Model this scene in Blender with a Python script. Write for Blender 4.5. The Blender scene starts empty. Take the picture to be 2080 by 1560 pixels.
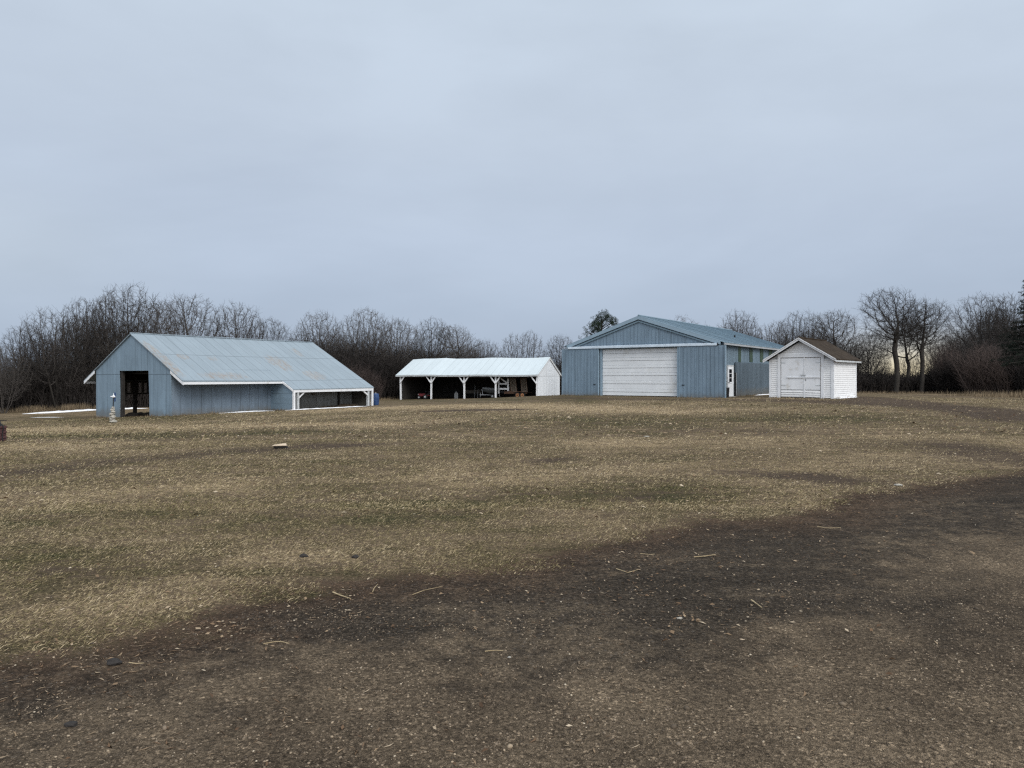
import bpy, math, random
import numpy as np
from mathutils import Vector, noise as mnoise
R = math.radians
random.seed(7)
sc = bpy.context.scene
col = sc.collection
EYE, FP, HY, CX = 1.6, 1442.0, 765.0, 1040.0   # eye height, focal length, horizon row, middle column (photo 2080x1560)

# ------------------------------------------------------------------ terrain
TP = [(0,0,0),(-5,3,0),(5,3,0),(0,10,0),(-10,10,-.04),(10,10,.05),(0,25,.06),(15,25,.2),(-15,25,-.36),(-14.4,20,-.17),
      (-20.5,36.4,-.75),(-25.8,44.2,-.93),(-19.1,39.8,-.61),(-15.5,45.6,-.6),(-13.6,44.4,-.48),(-9.9,50.1,-.46),
      (18.1,40,.35),(14.9,42.3,.35),(22,44,.35),(13.5,45,.26),(3.7,52,.23),(24.5,60,.2),(12,62,.1),(2.67,74,-.55),(-12.6,80.2,-1.0),
      (5.4,81,-.6),(-44.7,62,-1.54),(-36.6,62,-1.25),(-17,95,-1.17),(8,100,-.9),(37,75,-.15),(54,75,-.2),(34,58,.12),(45,60,0),
      (0,220,-2.2),(150,150,-2),(-150,150,-2.4),(80,10,0),(-80,10,-.8),(0,-60,0),(-60,-60,-.3),(60,-60,0),(-5,40,-.1),(5,40,.12)]
_P = np.array([(a,b) for a,b,c in TP]); _Z = np.array([c for a,b,c in TP])
def _U(r2): return np.where(r2 > 1e-9, r2*np.log(np.maximum(r2,1e-9)), 0)
def _solve():
    n = len(_P); D = ((_P[:,None]-_P[None])**2).sum(-1)
    K = _U(D) + np.eye(n)*1.0
    Q = np.c_[np.ones(n), _P]
    A = np.zeros((n+3,n+3)); A[:n,:n] = K; A[:n,n:] = Q; A[n:,:n] = Q.T
    return np.linalg.solve(A, np.r_[_Z, 0,0,0])
_W = _solve()
def HH(x, y):
    x = np.clip(np.asarray(x, float), -150, 150); y = np.clip(np.asarray(y, float), -60, 220)
    sh = x.shape; x = x.ravel(); y = y.ravel(); out = np.empty(len(x))
    for s in range(0, len(x), 20000):
        a, b = x[s:s+20000], y[s:s+20000]
        r2 = (a[:,None]-_P[None,:,0])**2 + (b[:,None]-_P[None,:,1])**2
        out[s:s+20000] = _U(r2) @ _W[:-3] + _W[-3] + _W[-2]*a + _W[-1]*b
    return out.reshape(sh)
def h(x, y): return float(HH([x], [y])[0])
def at(px, py):
    z = 0.0
    for _ in range(40):
        Y = (EYE-z)*FP/(py-HY); X = (px-CX)/FP*Y
        z = z*.5 + h(X, Y)*.5
    return X, Y, h(X, Y)

# ------------------------------------------------------------------ materials
class G:
    def __init__(s, name):
        s.m = bpy.data.materials.new(name); s.m.use_nodes = True; s.t = s.m.node_tree; s.t.nodes.clear()
        s.o = s.t.nodes.new('ShaderNodeOutputMaterial')
        s.b = s.t.nodes.new('ShaderNodeBsdfPrincipled'); s.t.links.new(s.b.outputs[0], s.o.inputs[0])
        s.b.inputs['Specular IOR Level'].default_value = .25
        s.tc = s.t.nodes.new('ShaderNodeTexCoord')
    def n(s, ty, ins=None, **at_):
        d = s.t.nodes.new('ShaderNode'+ty)
        for k, v in at_.items(): setattr(d, k, v)
        for k, v in (ins or {}).items():
            if isinstance(v, bpy.types.NodeSocket): s.t.links.new(v, d.inputs[k])
            else: d.inputs[k].default_value = v
        return d
    def P(s, **k):
        for a, v in k.items():
            a = {'color':'Base Color','rough':'Roughness','normal':'Normal','metal':'Metallic','spec':'Specular IOR Level'}[a]
            if isinstance(v, bpy.types.NodeSocket): s.t.links.new(v, s.b.inputs[a])
            else: s.b.inputs[a].default_value = (*v, 1) if isinstance(v, tuple) and len(v) == 3 else v
        return s.m
    @property
    def obj(s): return s.tc.outputs['Object']
    def map(s, v, scale=(1,1,1), rot=(0,0,0), loc=(0,0,0)):
        return s.n('Mapping', {'Vector': v, 'Scale': scale, 'Rotation': rot, 'Location': loc}).outputs[0]
    def noise(s, scale, detail=4, rough=.55, v=None, dist=0):
        return s.n('TexNoise', {'Vector': v if v is not None else s.obj, 'Scale': scale, 'Detail': detail, 'Roughness': rough, 'Distortion': dist}).outputs['Fac']
    def math(s, op, a, b=0.0, c=0.0, clamp=False):
        return s.n('Math', {0: a, 1: b, 2: c}, operation=op, use_clamp=clamp).outputs[0]
    def ramp(s, f, pts):
        d = s.n('ValToRGB', {0: f}); e = d.color_ramp.elements
        while len(e) > len(pts): e.remove(e[-1])
        while len(e) < len(pts): e.new(.5)
        for k, (p, c) in zip(e, pts):
            k.position = p; k.color = (*c, 1) if not isinstance(c, (int, float)) else (c, c, c, 1)
        return d.outputs[0]
    def step(s, f, a, b):
        d = s.n('MapRange', {0: f, 1: a, 2: b}); d.interpolation_type = 'SMOOTHSTEP'; return d.outputs[0]
    def mix(s, f, a, b, mode='MIX'):
        d = s.n('Mix', data_type='RGBA', blend_type=mode)
        for i, v in ((0, f), (6, a), (7, b)):
            if isinstance(v, bpy.types.NodeSocket): s.t.links.new(v, d.inputs[i])
            else: d.inputs[i].default_value = (*v, 1) if isinstance(v, tuple) and len(v) == 3 else v
        return d.outputs[2]
    def bump(s, f, st=.3, dist=.02, nrm=None):
        ins = {'Height': f, 'Strength': st, 'Distance': dist}
        if nrm is not None: ins['Normal'] = nrm
        return s.n('Bump', ins).outputs[0]
    def sep(s, v=None):
        d = s.n('SeparateXYZ', {0: v if v is not None else s.obj}); return d.outputs

def plain(name, c, rough=.7, var=.25, scale=3, dirt=None, dscale=1.2, metal=0):
    g = G(name)
    f = g.noise(scale, 5)
    lo = tuple(x*(1-var) for x in c); hi = tuple(min(1, x*(1+var*.6)) for x in c)
    cc = g.ramp(f, [(.3, lo), (.7, hi)])
    if dirt:
        d = g.step(g.noise(dscale, 6, .7), .52, .72)
        cc = g.mix(d, cc, dirt)
    return g.P(color=cc, rough=rough, metal=metal, normal=g.bump(g.noise(scale*8, 3), .15, .01))

def sheet(name, c, axis, pitch, off=0.0, lap=None, laps=(), rust=0.0, dirt_z=None, streak=.2, rough=.55, fine=.0762, rustpts=()):
    """painted steel sheeting: seams every pitch along axis, horizontal laps at given heights (axis lap), rust, dirt"""
    g = G(name); X = g.sep(); a = X[axis]
    wob = g.math('MULTIPLY', g.math('SUBTRACT', g.noise(.6, 2), .5), .05)
    u = g.math('DIVIDE', g.math('ADD', g.math('ADD', a, wob), off), pitch)
    fr = g.math('FRACT', u); idx = g.math('FLOOR', u)
    rnd = g.n('TexWhiteNoise', {'W': idx}, noise_dimensions='1D').outputs['Value']
    edge = g.math('ABSOLUTE', g.math('SUBTRACT', fr, .5))
    seam = g.math('MULTIPLY', g.step(edge, .5-.030/pitch, .5-.008/pitch), g.math('MULTIPLY_ADD', rnd, .75, .12))
    st = [1.2,1.2,1.2]; st[axis] = 9.0
    big = g.noise(.5, 4)
    sk = g.noise(1.0, 5, .6, v=g.map(g.obj, tuple(4 if i == axis else .5 for i in range(3))))
    lo = tuple(x*(1-streak) for x in c); hi = tuple(min(1, x*(1+streak*.7)) for x in c)
    cc = g.ramp(g.math('ADD', g.math('MULTIPLY', sk, .6), g.math('MULTIPLY', big, .4)), [(.35, lo), (.65, hi)])
    cc = g.mix(g.math('MULTIPLY', g.math('SUBTRACT', rnd, .5), .22, clamp=True), cc, tuple(x*.62 for x in c))
    if lap is not None:
        for lp in laps:
            d = g.math('ABSOLUTE', g.math('SUBTRACT', X[lap], g.math('ADD', lp, wob)))
            seam = g.math('MAXIMUM', seam, g.math('MULTIPLY', g.step(d, .035, .01), .75))
    cc = g.mix(seam, cc, tuple(x*.38 for x in c))
    if rust:
        rn = g.noise(1.0, 6, .72, v=g.map(g.obj, tuple(4.0 if i == axis else .6 for i in range(3))))
        f = g.math('MULTIPLY', g.step(rn, .60-rust*.10, .74-rust*.06), .5)
        for (p0, p1, rx, ry) in rustpts:     # rx, ry radii about (x, y)
            dx = g.math('DIVIDE', g.math('SUBTRACT', X[0], p0), rx); dy = g.math('DIVIDE', g.math('SUBTRACT', X[1], p1), ry)
            rr = g.math('ADD', g.math('MULTIPLY', dx, dx), g.math('MULTIPLY', dy, dy))
            w = g.step(g.math('ADD', rr, g.math('MULTIPLY', g.math('SUBTRACT', rn, .5), 3.5)), 1.0, .2)
            f = g.math('MAXIMUM', f, g.math('MULTIPLY', w, .68))
        f = g.math('MULTIPLY', f, g.step(g.noise(1.0, 5, .7, v=g.map(g.obj, tuple(14 if i == axis else 2.2 for i in range(3)))), .40, .60))
        cc = g.mix(f, cc, g.ramp(g.noise(4, 4), [(.4, (.235,.165,.115)), (.6, (.30,.265,.225))]))
    if dirt_z is not None:
        d = g.math('ADD', g.math('SUBTRACT', X[2], dirt_z), g.math('MULTIPLY', g.math('SUBTRACT', g.noise(2.5, 5), .5), .7))
        cc = g.mix(g.math('MULTIPLY', g.step(d, .45, -.1), .55), cc, (.13,.12,.10))
    nb = g.bump(g.noise(1.3, 3), .4, .06)
    return g.P(color=cc, rough=rough, normal=nb, spec=.3)

M = {}
M['white'] = plain('white_paint', (.76,.78,.81), .6, .08, 2.5, (.58,.57,.55), 2.2)
M['white_old'] = plain('weathered_white_paint', (.52,.55,.57), .75, .25, 5, (.25,.24,.22), 3)
M['dark'] = plain('dark_wood_and_shade', (.035,.032,.03), .9, .4, 4)  # dark wood and clods; on interior walls its near-black stands in for shade
M['wood'] = plain('grey_weathered_wood', (.10,.088,.075), .9, .35, 6)
M['barn_front'] = sheet('blue_grey_barn_sheeting', (0.200,0.277,0.347), 0, .62, .2, 2, (2.35,), dirt_z=.0, streak=.22)
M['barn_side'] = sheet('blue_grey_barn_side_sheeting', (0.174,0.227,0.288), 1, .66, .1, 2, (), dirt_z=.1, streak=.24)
M['barn_wing'] = sheet('blue_grey_barn_wing_sheeting', (0.205,0.286,0.362), 2, .62, .1, dirt_z=-.1, streak=.14)
M['barn_roof'] = sheet('rust_stained_steel_roof', (.243,.298,.340), 1, .66, 0, 0, (2.35,5.22,-2.4), rust=.15, streak=.10, rough=.5,
                       rustpts=((3.4,.15,1.6,.5),(1.6,.1,.8,.5),(2.6,1.6,.35,.5),(2.7,3.5,.3,.45),(3.1,8.2,1.1,.9),(4.6,9.8,.7,1.0),(1.5,11.0,.7,.35),(4.7,3.0,.5,2.0)))
M['lean_back'] = sheet('pale_lining_sheeting', (.21,.22,.22), 1, .66, .3, dirt_z=.2, streak=.3)
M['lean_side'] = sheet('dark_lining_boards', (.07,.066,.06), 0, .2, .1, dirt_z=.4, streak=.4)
M['pole_roof'] = sheet('white_steel_roof', (.53,.60,.632), 0, .86, 0, streak=.05, rough=.45)
M['pole_wall'] = sheet('white_gable_sheeting', (0.824,0.871,0.922), 1, .9, .1, 2, (2.55,), streak=.04)
M['shop'] = sheet('blue_steel_siding', (0.184,0.255,0.325), 0, .9, .3, streak=.20, dirt_z=-.0)
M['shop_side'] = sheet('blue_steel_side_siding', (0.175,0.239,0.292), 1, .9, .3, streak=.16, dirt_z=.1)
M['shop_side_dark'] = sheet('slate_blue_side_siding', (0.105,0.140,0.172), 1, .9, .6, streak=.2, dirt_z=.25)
M['shop_roof'] = sheet('blue_grey_ribbed_roof', (0.166,0.239,0.296), 1, .9, 0, streak=.07, rough=.5)
M['trim'] = plain('blue_trim_paint', (0.259,0.353,0.435), .5, .12, 2)
M['track'] = plain('pale_steel_track', (.50,.58,.66), .45, .15, 3)
M['translucent'] = plain('green_fibreglass_strip', (.055,.085,.06), .5, .35, 2)
M['door_white'] = plain('white_door_paint', (.72,.75,.78), .5, .08, 1.2, (.60,.61,.60), .7)
M['black'] = plain('black_metal', (.02,.02,.022), .5, .3, 4)
M['rubber'] = plain('black_rubber', (.022,.022,.022), .85, .3, 8)
M['rust'] = plain('rusty_iron', (.085,.050,.034), .85, .35, 5)
M['orange_rim'] = plain('rusty_orange_rim', (.36,.17,.08), .7, .3, 6)
M['grey_tarp'] = plain('grey_canvas', (.19,.20,.21), .8, .3, 2)
M['galv'] = plain('galvanised_steel', (.38,.40,.42), .45, .2, 3)
M['blue_tarp'] = plain('dark_blue_plastic', (.035,.075,.19), .5, .4, 4)
M['red'] = plain('dull_red_paint', (.16,.03,.035), .6, .3, 3)
M['brick'] = plain('dark_red_brick', (.115,.055,.055), .85, .35, 9, (.05,.035,.035), 5)
M['rung_grey'] = plain('weathered_ramp_slats', (.30,.25,.20), .85, .25, 5)
M['hull_dark'] = plain('dark_boat_hull', (.085,.095,.10), .6, .3, 3)
M['stone'] = plain('pale_fieldstone', (.36,.34,.30), .85, .35, 9, (.20,.22,.18), 6)
M['snow'] = plain('old_snow', (.80,.82,.86), .6, .10, 3, (.52,.52,.52), 2.2)
M['shingle'] = None
g = G('brown_asphalt_shingles')
X = g.sep()
row = g.math('FRACT', g.math('MULTIPLY', X[0], 5.5)); tab = g.noise(9, 3, v=g.map(g.obj, (1.0,.9,1)))
c = g.ramp(g.math('ADD', g.math('MULTIPLY', g.noise(2.0, 6, .65), .6), g.math('MULTIPLY', tab, .4)), [(.36, (.022,.017,.013)), (.5, (.040,.030,.022)), (.64, (.062,.049,.036))])
c = g.mix(g.math('MULTIPLY', g.step(row, .16, .04), .6), c, (.022,.017,.014))
M['shingle'] = g.P(color=c, rough=.95, spec=.1, normal=g.bump(g.noise(22, 4), .6, .02))
g = G('white_clapboard_paint')
X = g.sep()
pe = g.step(g.math('ADD', g.noise(2.2, 7, .75, v=g.map(g.obj, (.7,.7,2.5))), g.math('MULTIPLY', X[2], -.06)), .55, .70)
c = g.ramp(g.noise(3, 4), [(.3, (.72,.73,.74)), (.7, (.80,.81,.82))])
c = g.mix(g.math('MULTIPLY', pe, .75), c, (.46,.46,.455))
M['clap'] = g.P(color=c, rough=.75, normal=g.bump(g.noise(14, 3), .2, .01))
g = G('window_glass'); M['glass'] = g.P(color=(.012,.014,.018), rough=.08, spec=.6)
g = G('cut_timber_face'); M['timber'] = g.P(color=g.ramp(g.noise(1.5, 5, v=g.map(g.obj, (2,30,2))), [(.35, (.40,.30,.20)), (.65, (.62,.52,.40))]), rough=.8)
def bark(name, c1, c2, rough=.9):
    g = G(name)
    oi = g.n('ObjectInfo').outputs['Random']
    f = g.math('ADD', g.math('MULTIPLY', g.noise(1.3, 4), .6), g.math('MULTIPLY', oi, .4))
    return g.P(color=g.ramp(f, [(.3, c1), (.7, c2)]), rough=rough, spec=.1)
M['bark'] = bark('dark_bark', (.024,.022,.021), (.055,.050,.045))
M['twig'] = bark('grey_brown_twigs', (.042,.038,.036), (.100,.090,.083))
M['brush'] = bark('dark_brush_stems', (.024,.022,.022), (.062,.054,.050))
M['redtwig'] = bark('reddish_brush_stems', (.052,.041,.039), (.098,.077,.070))
M['pine'] = bark('dark_pine_needles', (.010,.017,.012), (.030,.044,.028), .8)
M['spruce'] = bark('dark_spruce_needles', (.006,.010,.008), (.018,.026,.019), .85)

# ------------------------------------------------------------------ mesh tools
def link(o, parent=None):
    col.objects.link(o)
    if parent is not None: o.parent = parent
    return o
def np_mesh(name, V, F, mat, smooth=False, attrs=None):
    me = bpy.data.meshes.new(name)
    V = np.asarray(V, np.float32); F = np.asarray(F, np.int32); k = F.shape[1]
    me.vertices.add(len(V)); me.vertices.foreach_set('co', V.ravel())
    me.loops.add(F.size); me.loops.foreach_set('vertex_index', F.ravel())
    me.polygons.add(len(F)); me.polygons.foreach_set('loop_start', np.arange(0, F.size, k, dtype=np.int32))
    me.polygons.foreach_set('loop_total', np.full(len(F), k, np.int32))
    if smooth: me.polygons.foreach_set('use_smooth', np.ones(len(F), bool))
    me.update(calc_edges=True)
    for an, (dom, arr) in (attrs or {}).items():
        a = me.attributes.new(an, 'FLOAT', dom); a.data.foreach_set('value', np.asarray(arr, np.float32))
    me.materials.append(mat)
    return me
def tubes(P0, P1, R0, R1, n):
    P0, P1 = np.asarray(P0, float), np.asarray(P1, float); R0, R1 = np.asarray(R0, float), np.asarray(R1, float)
    d = P1-P0; L = np.linalg.norm(d, axis=1, keepdims=True); d = d/np.maximum(L, 1e-6)
    ref = np.where(np.abs(d[:,2:3]) > .9, np.array([[1.,0,0]]), np.array([[0,0,1.]]))
    a = np.cross(d, ref); a /= np.linalg.norm(a, axis=1, keepdims=True); b = np.cross(d, a)
    t = np.arange(n)*2*math.pi/n; ca, sa = np.cos(t), np.sin(t)
    ring = a[:,None]*ca[None,:,None] + b[:,None]*sa[None,:,None]
    V = np.stack([P0[:,None]+ring*R0[:,None,None], P1[:,None]+ring*R1[:,None,None]], 1)   # S,2,n,3
    S = len(P0); i = np.arange(n); j = (i+1) % n
    base = (np.arange(S)*2*n)[:,None]
    F = np.stack([base+i, base+j, base+n+j, base+n+i], -1).reshape(-1, 4)
    return V.reshape(-1, 3), F
def merge(parts):
    Vs, Fs, o = [], [], 0
    for V, F in parts:
        Vs.append(V); Fs.append(np.asarray(F)+o); o += len(V)
    return np.concatenate(Vs), np.concatenate(Fs)

class MB:
    def __init__(s): s.v = []; s.f = []
    def quad(s, *p):
        b = len(s.v); s.v += [tuple(q) for q in p]; s.f.append(tuple(range(b, b+len(p)))); return s
    def hexa(s, bot, top):
        b = len(s.v); s.v += [tuple(q) for q in bot]+[tuple(q) for q in top]; n = len(bot)
        s.f.append(tuple(range(b+n-1, b-1, -1))); s.f.append(tuple(range(b+n, b+2*n)))
        for i in range(n):
            j = (i+1) % n; s.f.append((b+i, b+j, b+n+j, b+n+i))
        return s
    def box(s, x0, x1, y0, y1, z0, z1):
        return s.hexa([(x0,y0,z0),(x1,y0,z0),(x1,y1,z0),(x0,y1,z0)], [(x0,y0,z1),(x1,y0,z1),(x1,y1,z1),(x0,y1,z1)])
    def xz(s, pts, y0, y1):      # polygon in xz, counter-clockwise seen from -y, extruded in y
        return s.hexa([(x,y0,z) for x,z in pts], [(x,y1,z) for x,z in pts])
    def yz(s, pts, x0, x1):
        return s.hexa([(x0,y,z) for y,z in pts], [(x1,y,z) for y,z in pts])
    def slab(s, a, b, c, d, t):  # four corners of a top face, thickened straight down
        return s.hexa([(p[0],p[1],p[2]-t) for p in (a,b,c,d)], [a,b,c,d])
    def bar(s, p, q, w, t=None, n=None):
        p, q = Vector(p), Vector(q); d = (q-p).normalized(); t = t or w
        ref = Vector(n) if n else (Vector((0,0,1)) if abs(d.z) < .9 else Vector((1,0,0)))
        a = d.cross(ref).normalized()*(w/2); b = a.cross(d).normalized()*(t/2)
        return s.hexa([p-a-b, p+a-b, p+a+b, p-a+b], [q-a-b, q+a-b, q+a+b, q-a+b])
    def tube(s, pts, r, n=8, r1=None):
        for i in range(len(pts)-1):
            f0, f1 = i/(len(pts)-1), (i+1)/(len(pts)-1); rr = r1 if r1 is not None else r
            V, F = tubes([pts[i]], [pts[i+1]], [r+(rr-r)*f0], [r+(rr-r)*f1], n)
            b = len(s.v); s.v += [tuple(x) for x in V]; s.f += [tuple(int(k)+b for k in f) for f in F]
            s.f.append(tuple(b+k for k in range(n))); s.f.append(tuple(b+2*n-1-k for k in range(n)))
        return s
    def disc(s, c, axis, r, w, n=16, rin=0):   # wheel-like drum around axis
        c = Vector(c); ax = Vector(axis).normalized(); return s.tube([c-ax*w/2, c+ax*w/2], r, n)
    def rock(s, c, r, seed, n=2, sq=(1,1,1)):
        import bmesh
        bm = bmesh.new(); bmesh.ops.create_icosphere(bm, subdivisions=n, radius=1)
        b = len(s.v)
        for v in bm.verts:
            p = v.co; k = 1+.35*mnoise.noise(p*1.3+Vector((seed*7.1, seed, 3)))+.12*mnoise.noise(p*3.5+Vector((seed,2,seed)))
            s.v.append((c[0]+p.x*r*k*sq[0], c[1]+p.y*r*k*sq[1], c[2]+p.z*r*k*sq[2]))
        for f in bm.faces: s.f.append(tuple(v.index+b for v in f.verts))
        bm.free(); return s
    def build(s, name, mat, parent=None, wz=True, loc=None, smooth=False, bevel=0):
        dz = parent_z(parent) if (parent is not None and wz) else 0
        me = bpy.data.meshes.new(name); me.from_pydata([(x,y,z-dz) for x,y,z in s.v], [], s.f)
        me.materials.append(M[mat] if isinstance(mat, str) else mat)
        import bmesh
        bm = bmesh.new(); bm.from_mesh(me); bmesh.ops.recalc_face_normals(bm, faces=bm.faces[:])
        if smooth:
            for f in bm.faces: f.smooth = True
        bm.to_mesh(me); bm.free()
        o = bpy.data.objects.new(name, me); link(o, parent)
        if loc is not None: o.location = loc
        if bevel:
            md = o.modifiers.new('bevel', 'BEVEL'); md.width = bevel; md.segments = 1
        return o
def parent_z(p):
    z = 0
    while p is not None: z += p.location.z; p = p.parent
    return z
def tag(o, label=None, cat=None, group=None, kind=None):
    if label: o['label'] = label
    if cat: o['category'] = cat
    if group: o['group'] = group
    if kind: o['kind'] = kind
    return o
def empty(name, loc, rz=0, **k):
    o = bpy.data.objects.new(name, None); o.empty_display_size = .3; col.objects.link(o); o.location = loc; o.rotation_euler = (0,0,rz)
    return tag(o, **k)
class Frame:
    """a building's own axes: x along its front (left to right), y straight back"""
    def __init__(s, ox, oy, ang): s.o = (ox, oy); s.a = ang; s.c, s.s = math.cos(ang), math.sin(ang)
    def w(s, x, y): return s.o[0]+s.c*x-s.s*y, s.o[1]+s.s*x+s.c*y
    def px_x(s, px, y=0):     # x of the point with this bearing, at a given y
        r = (px-CX)/FP; ax, ay = s.o[0]-s.s*y, s.o[1]+s.c*y
        return (r*ay-ax)/(s.c-r*s.s)
    def px_y(s, px, x=0):
        r = (px-CX)/FP; ax, ay = s.o[0]+s.c*x, s.o[1]+s.s*x
        return (r*ay-ax)/(-s.s-r*s.c)
    def z(s, py, x, y): return EYE-(py-HY)/FP*s.w(x, y)[1]
    def g(s, x, y): return h(*s.w(x, y))

# ------------------------------------------------------------------ ground sheet
def axis_pts(lo, hi, near, n):
    t = np.linspace(-1, 1, n); a = 4.6
    u = np.sinh(a*t)/math.sinh(a)
    return near + np.where(u < 0, u*(near-lo), u*(hi-near))
gx = axis_pts(-900, 900, 0, 420); gy = axis_pts(-500, 1500, 5.5, 460)
GX, GY = np.meshgrid(gx, gy)
GZ = HH(GX, GY)
E1 = [(-30,-6),(-8,2.2)] + [at(*p)[:2] for p in ((0,1335),(370,1290),(500,1212),(760,1166),(1000,1150),(1190,1112),(1235,1090),(1400,1062),(1680,1040),(1720,1008),(2080,955))] + [(14,14.8),(30,20)]
E2 = [(-30,-8),(-8,1.5)] + [at(*p)[:2] for p in ((0,1440),(400,1370),(620,1320),(800,1322),(1100,1330),(1300,1318),(1550,1290),(1740,1240),(1880,1130),(2080,1070))] + [(14,12.2),(30,16)]
def sdist(pts, X, Y):
    best = np.full(X.shape, 1e9); sg = np.zeros(X.shape)
    for (ax, ay), (bx, by) in zip(pts[:-1], pts[1:]):
        dx, dy = bx-ax, by-ay; L2 = dx*dx+dy*dy
        t = np.clip(((X-ax)*dx+(Y-ay)*dy)/L2, 0, 1)
        d = np.hypot(X-(ax+t*dx), Y-(ay+t*dy)); cr = dx*(Y-ay)-dy*(X-ax)
        m = d < best-1e-9; best = np.where(m, d, best); sg = np.where(m, np.sign(cr), sg)
    return best*sg          # positive on the lawn side (left of travel)
def epert(X, Y, sd=0):
    sh = np.shape(X); x, y = np.ravel(X), np.ravel(Y); o = np.zeros(len(x)); m = (np.abs(x) < 40) & (y > -5) & (y < 40)
    o[m] = [.42*mnoise.noise(Vector((a*.8, b*.9, 70+sd)))+.34*mnoise.noise(Vector((a*2.2, b*2.6, 71+sd)))+.16*mnoise.noise(Vector((a*7, b*8, 72+sd))) for a, b in zip(x[m], y[m])]
    return o.reshape(sh)
sd1 = sdist(E1, GX, GY)+epert(GX, GY); sd2 = sdist(E2, GX, GY)+1.2*epert(GX, GY, 9)
def band(pts, w, X, Y): return np.exp(-(sdist([at(*p)[:2] for p in pts], X, Y)/w)**2)
TONE = [ # pixel polyline, half width (m), weight  (+ straw, - green)
 (((40,872),(350,868),(760,862)), 1.6, .9), (((740,830),(1000,823),(1380,838)), 3.0, 1.1), (((900,856),(1100,858)), 1.0, .6),
 (((0,908),(140,908)), 1.0, .8), (((1250,900),(1500,895)), 1.4, .6), (((950,955),(1250,960)), .8, .5), (((880,975),(1150,985)), .5, .5),
 (((0,888),(350,885),(600,878)), 1.0, -.9), (((40,850),(200,852),(420,848)), 2.5, -.5), (((1150,855),(1450,845),(1650,850)), 3.0, -.8),
 (((1100,1005),(1400,1000)), .8, -.7), (((80,1130),(260,1150)), .5, -.9), (((500,1060),(900,1040)), .7, -.6), (((800,812),(1100,812)), 5, -.6),
 (((560,1130),(900,1110)), .3, .7), (((0,1240),(350,1230)), .3, .6), (((1850,880),(2080,900)), 3, .35), (((1500,960),(1900,930)),1.6,.35), (((0,1060),(300,1050)),.5,-.6),
 (((300,1190),(420,1180)),.15,.8),(((0,1010),(500,990)),.5,.5)]
tone = sum(w*band(p, hw, GX, GY) for p, hw, w in TONE)
DIRT = [(((0,965),(200,940),(450,918),(650,905)), 1.0, .62), (((890,835),(960,833),(1035,832)), 1.0, 1.3), (((1085,936),(1150,934)), .30, 1.1),
 (((1620,967),(1700,972)), .4, .6), (((700,905),(760,903)), .35, .6), (((1290,1010),(1360,1008)), .25, .6), (((1150,808),(1400,812),(1740,818)), 2.2, .6),
 (((1740,806),(1850,822),(2000,835),(2080,852)), 1.5, .75), (((1760,800),(2080,812)), 2.0, .55), (((1950,905),(2080,935)), 1.2, .5),
 (((1770,812),(2080,838)), 5.0, .40), (((1900,860),(2080,880)), 3.0, .30),
 (((610,1132),(625,1133)), .08, .7), (((715,1132),(725,1133)), .07, .7),(((1500,960),(1800,985)),.6,.45),
 (((1600,880),(1900,930)),3.0,.30), (((900,900),(1500,930)),2.5,.24), (((950,870),(1500,872)),2.0,.22),
 (((100,1160),(130,1162)),.12,.5),(((1010,1085),(1080,1085)),.2,.5),(((700,1075),(760,1073)),.18,.5),(((1180,1050),(1300,1045)),.25,.45)]
dirt = sum(w*band(p, hw, GX, GY) for p, hw, w in DIRT)
# barn, sheds: trodden floor; woods: dark litter
FB = Frame(-22.5, 42.0, math.atan2(-.539, .842)); FP_ = Frame(2.67, 74.0, math.atan2(-.375, .927))
FS = Frame(13.5, 45.0, math.atan2(-7.0, 9.82)); FG = Frame(18.1, 40.0, math.atan2(-.65, .76))
def inrect(F, x0, x1, y0, y1, soft=.3):
    dx, dy = GX-F.o[0], GY-F.o[1]; lx = F.c*dx+F.s*dy; ly = -F.s*dx+F.c*dy
    d = np.minimum(np.minimum(lx-x0, x1-lx), np.minimum(ly-y0, y1-ly))
    return np.clip(d/soft, 0, 1)
dirt = dirt + 1.3*inrect(FB, 4.2, 6.1, 6.8, 13.6) + 1.3*inrect(FP_, -16.4, 0, .3, 7) + .5*inrect(FB, -3.8, 3.9, .3, 13)
wood = np.clip((GY-np.interp(GX, [-60,-44,-30,-20,0,10,25,34,60], [58,62,66,84,92,92,84,77,72]))/3, 0, 1)
dirt = dirt + 1.2*wood
micro = (np.abs(GX) < 12)*(GY < 16)*(GY > 1)
GZ = GZ + 0
idx = np.arange(GX.size).reshape(GX.shape)
F = np.stack([idx[:-1,:-1], idx[:-1,1:], idx[1:,1:], idx[1:,:-1]], -1).reshape(-1, 4)

g = G('lawn_soil_and_gravel')
A = lambda n: g.n('Attribute', attribute_name=n).outputs['Fac']
a1, a2, tn, dr = A('lawn_edge'), A('gravel_edge'), A('tone'), A('dirt')
v = g.obj
n1 = g.noise(.35, 5, .6); n2 = g.noise(1.6, 5, .6); n3 = g.noise(7, 4, .6); n4 = g.noise(34, 4, .65); n5 = g.noise(150, 3, .6)
nv = g.noise(1.0, 5, .65, v=g.map(v, (.5, 2.2, 1)))          # streaks running across the slope
c_ = lambda x: g.math('SUBTRACT', x, .5)
add = lambda *a: a[0] if len(a) == 1 else g.math('ADD', a[0], add(*a[1:]))
mul = lambda a, b: g.math('MULTIPLY', a, b)
jit = add(mul(c_(n2), .4), mul(c_(n3), .9), mul(c_(n4), .8))
soil_f = g.step(g.math('SUBTRACT', a1, mul(jit, 1.15)), .22, -.22)
grav_f = g.step(g.math('SUBTRACT', a2, mul(add(mul(c_(n1), 1.5), mul(c_(n2), 1.7), mul(c_(n3), 1.4)), 1.0)), .45, -.75)
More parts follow.
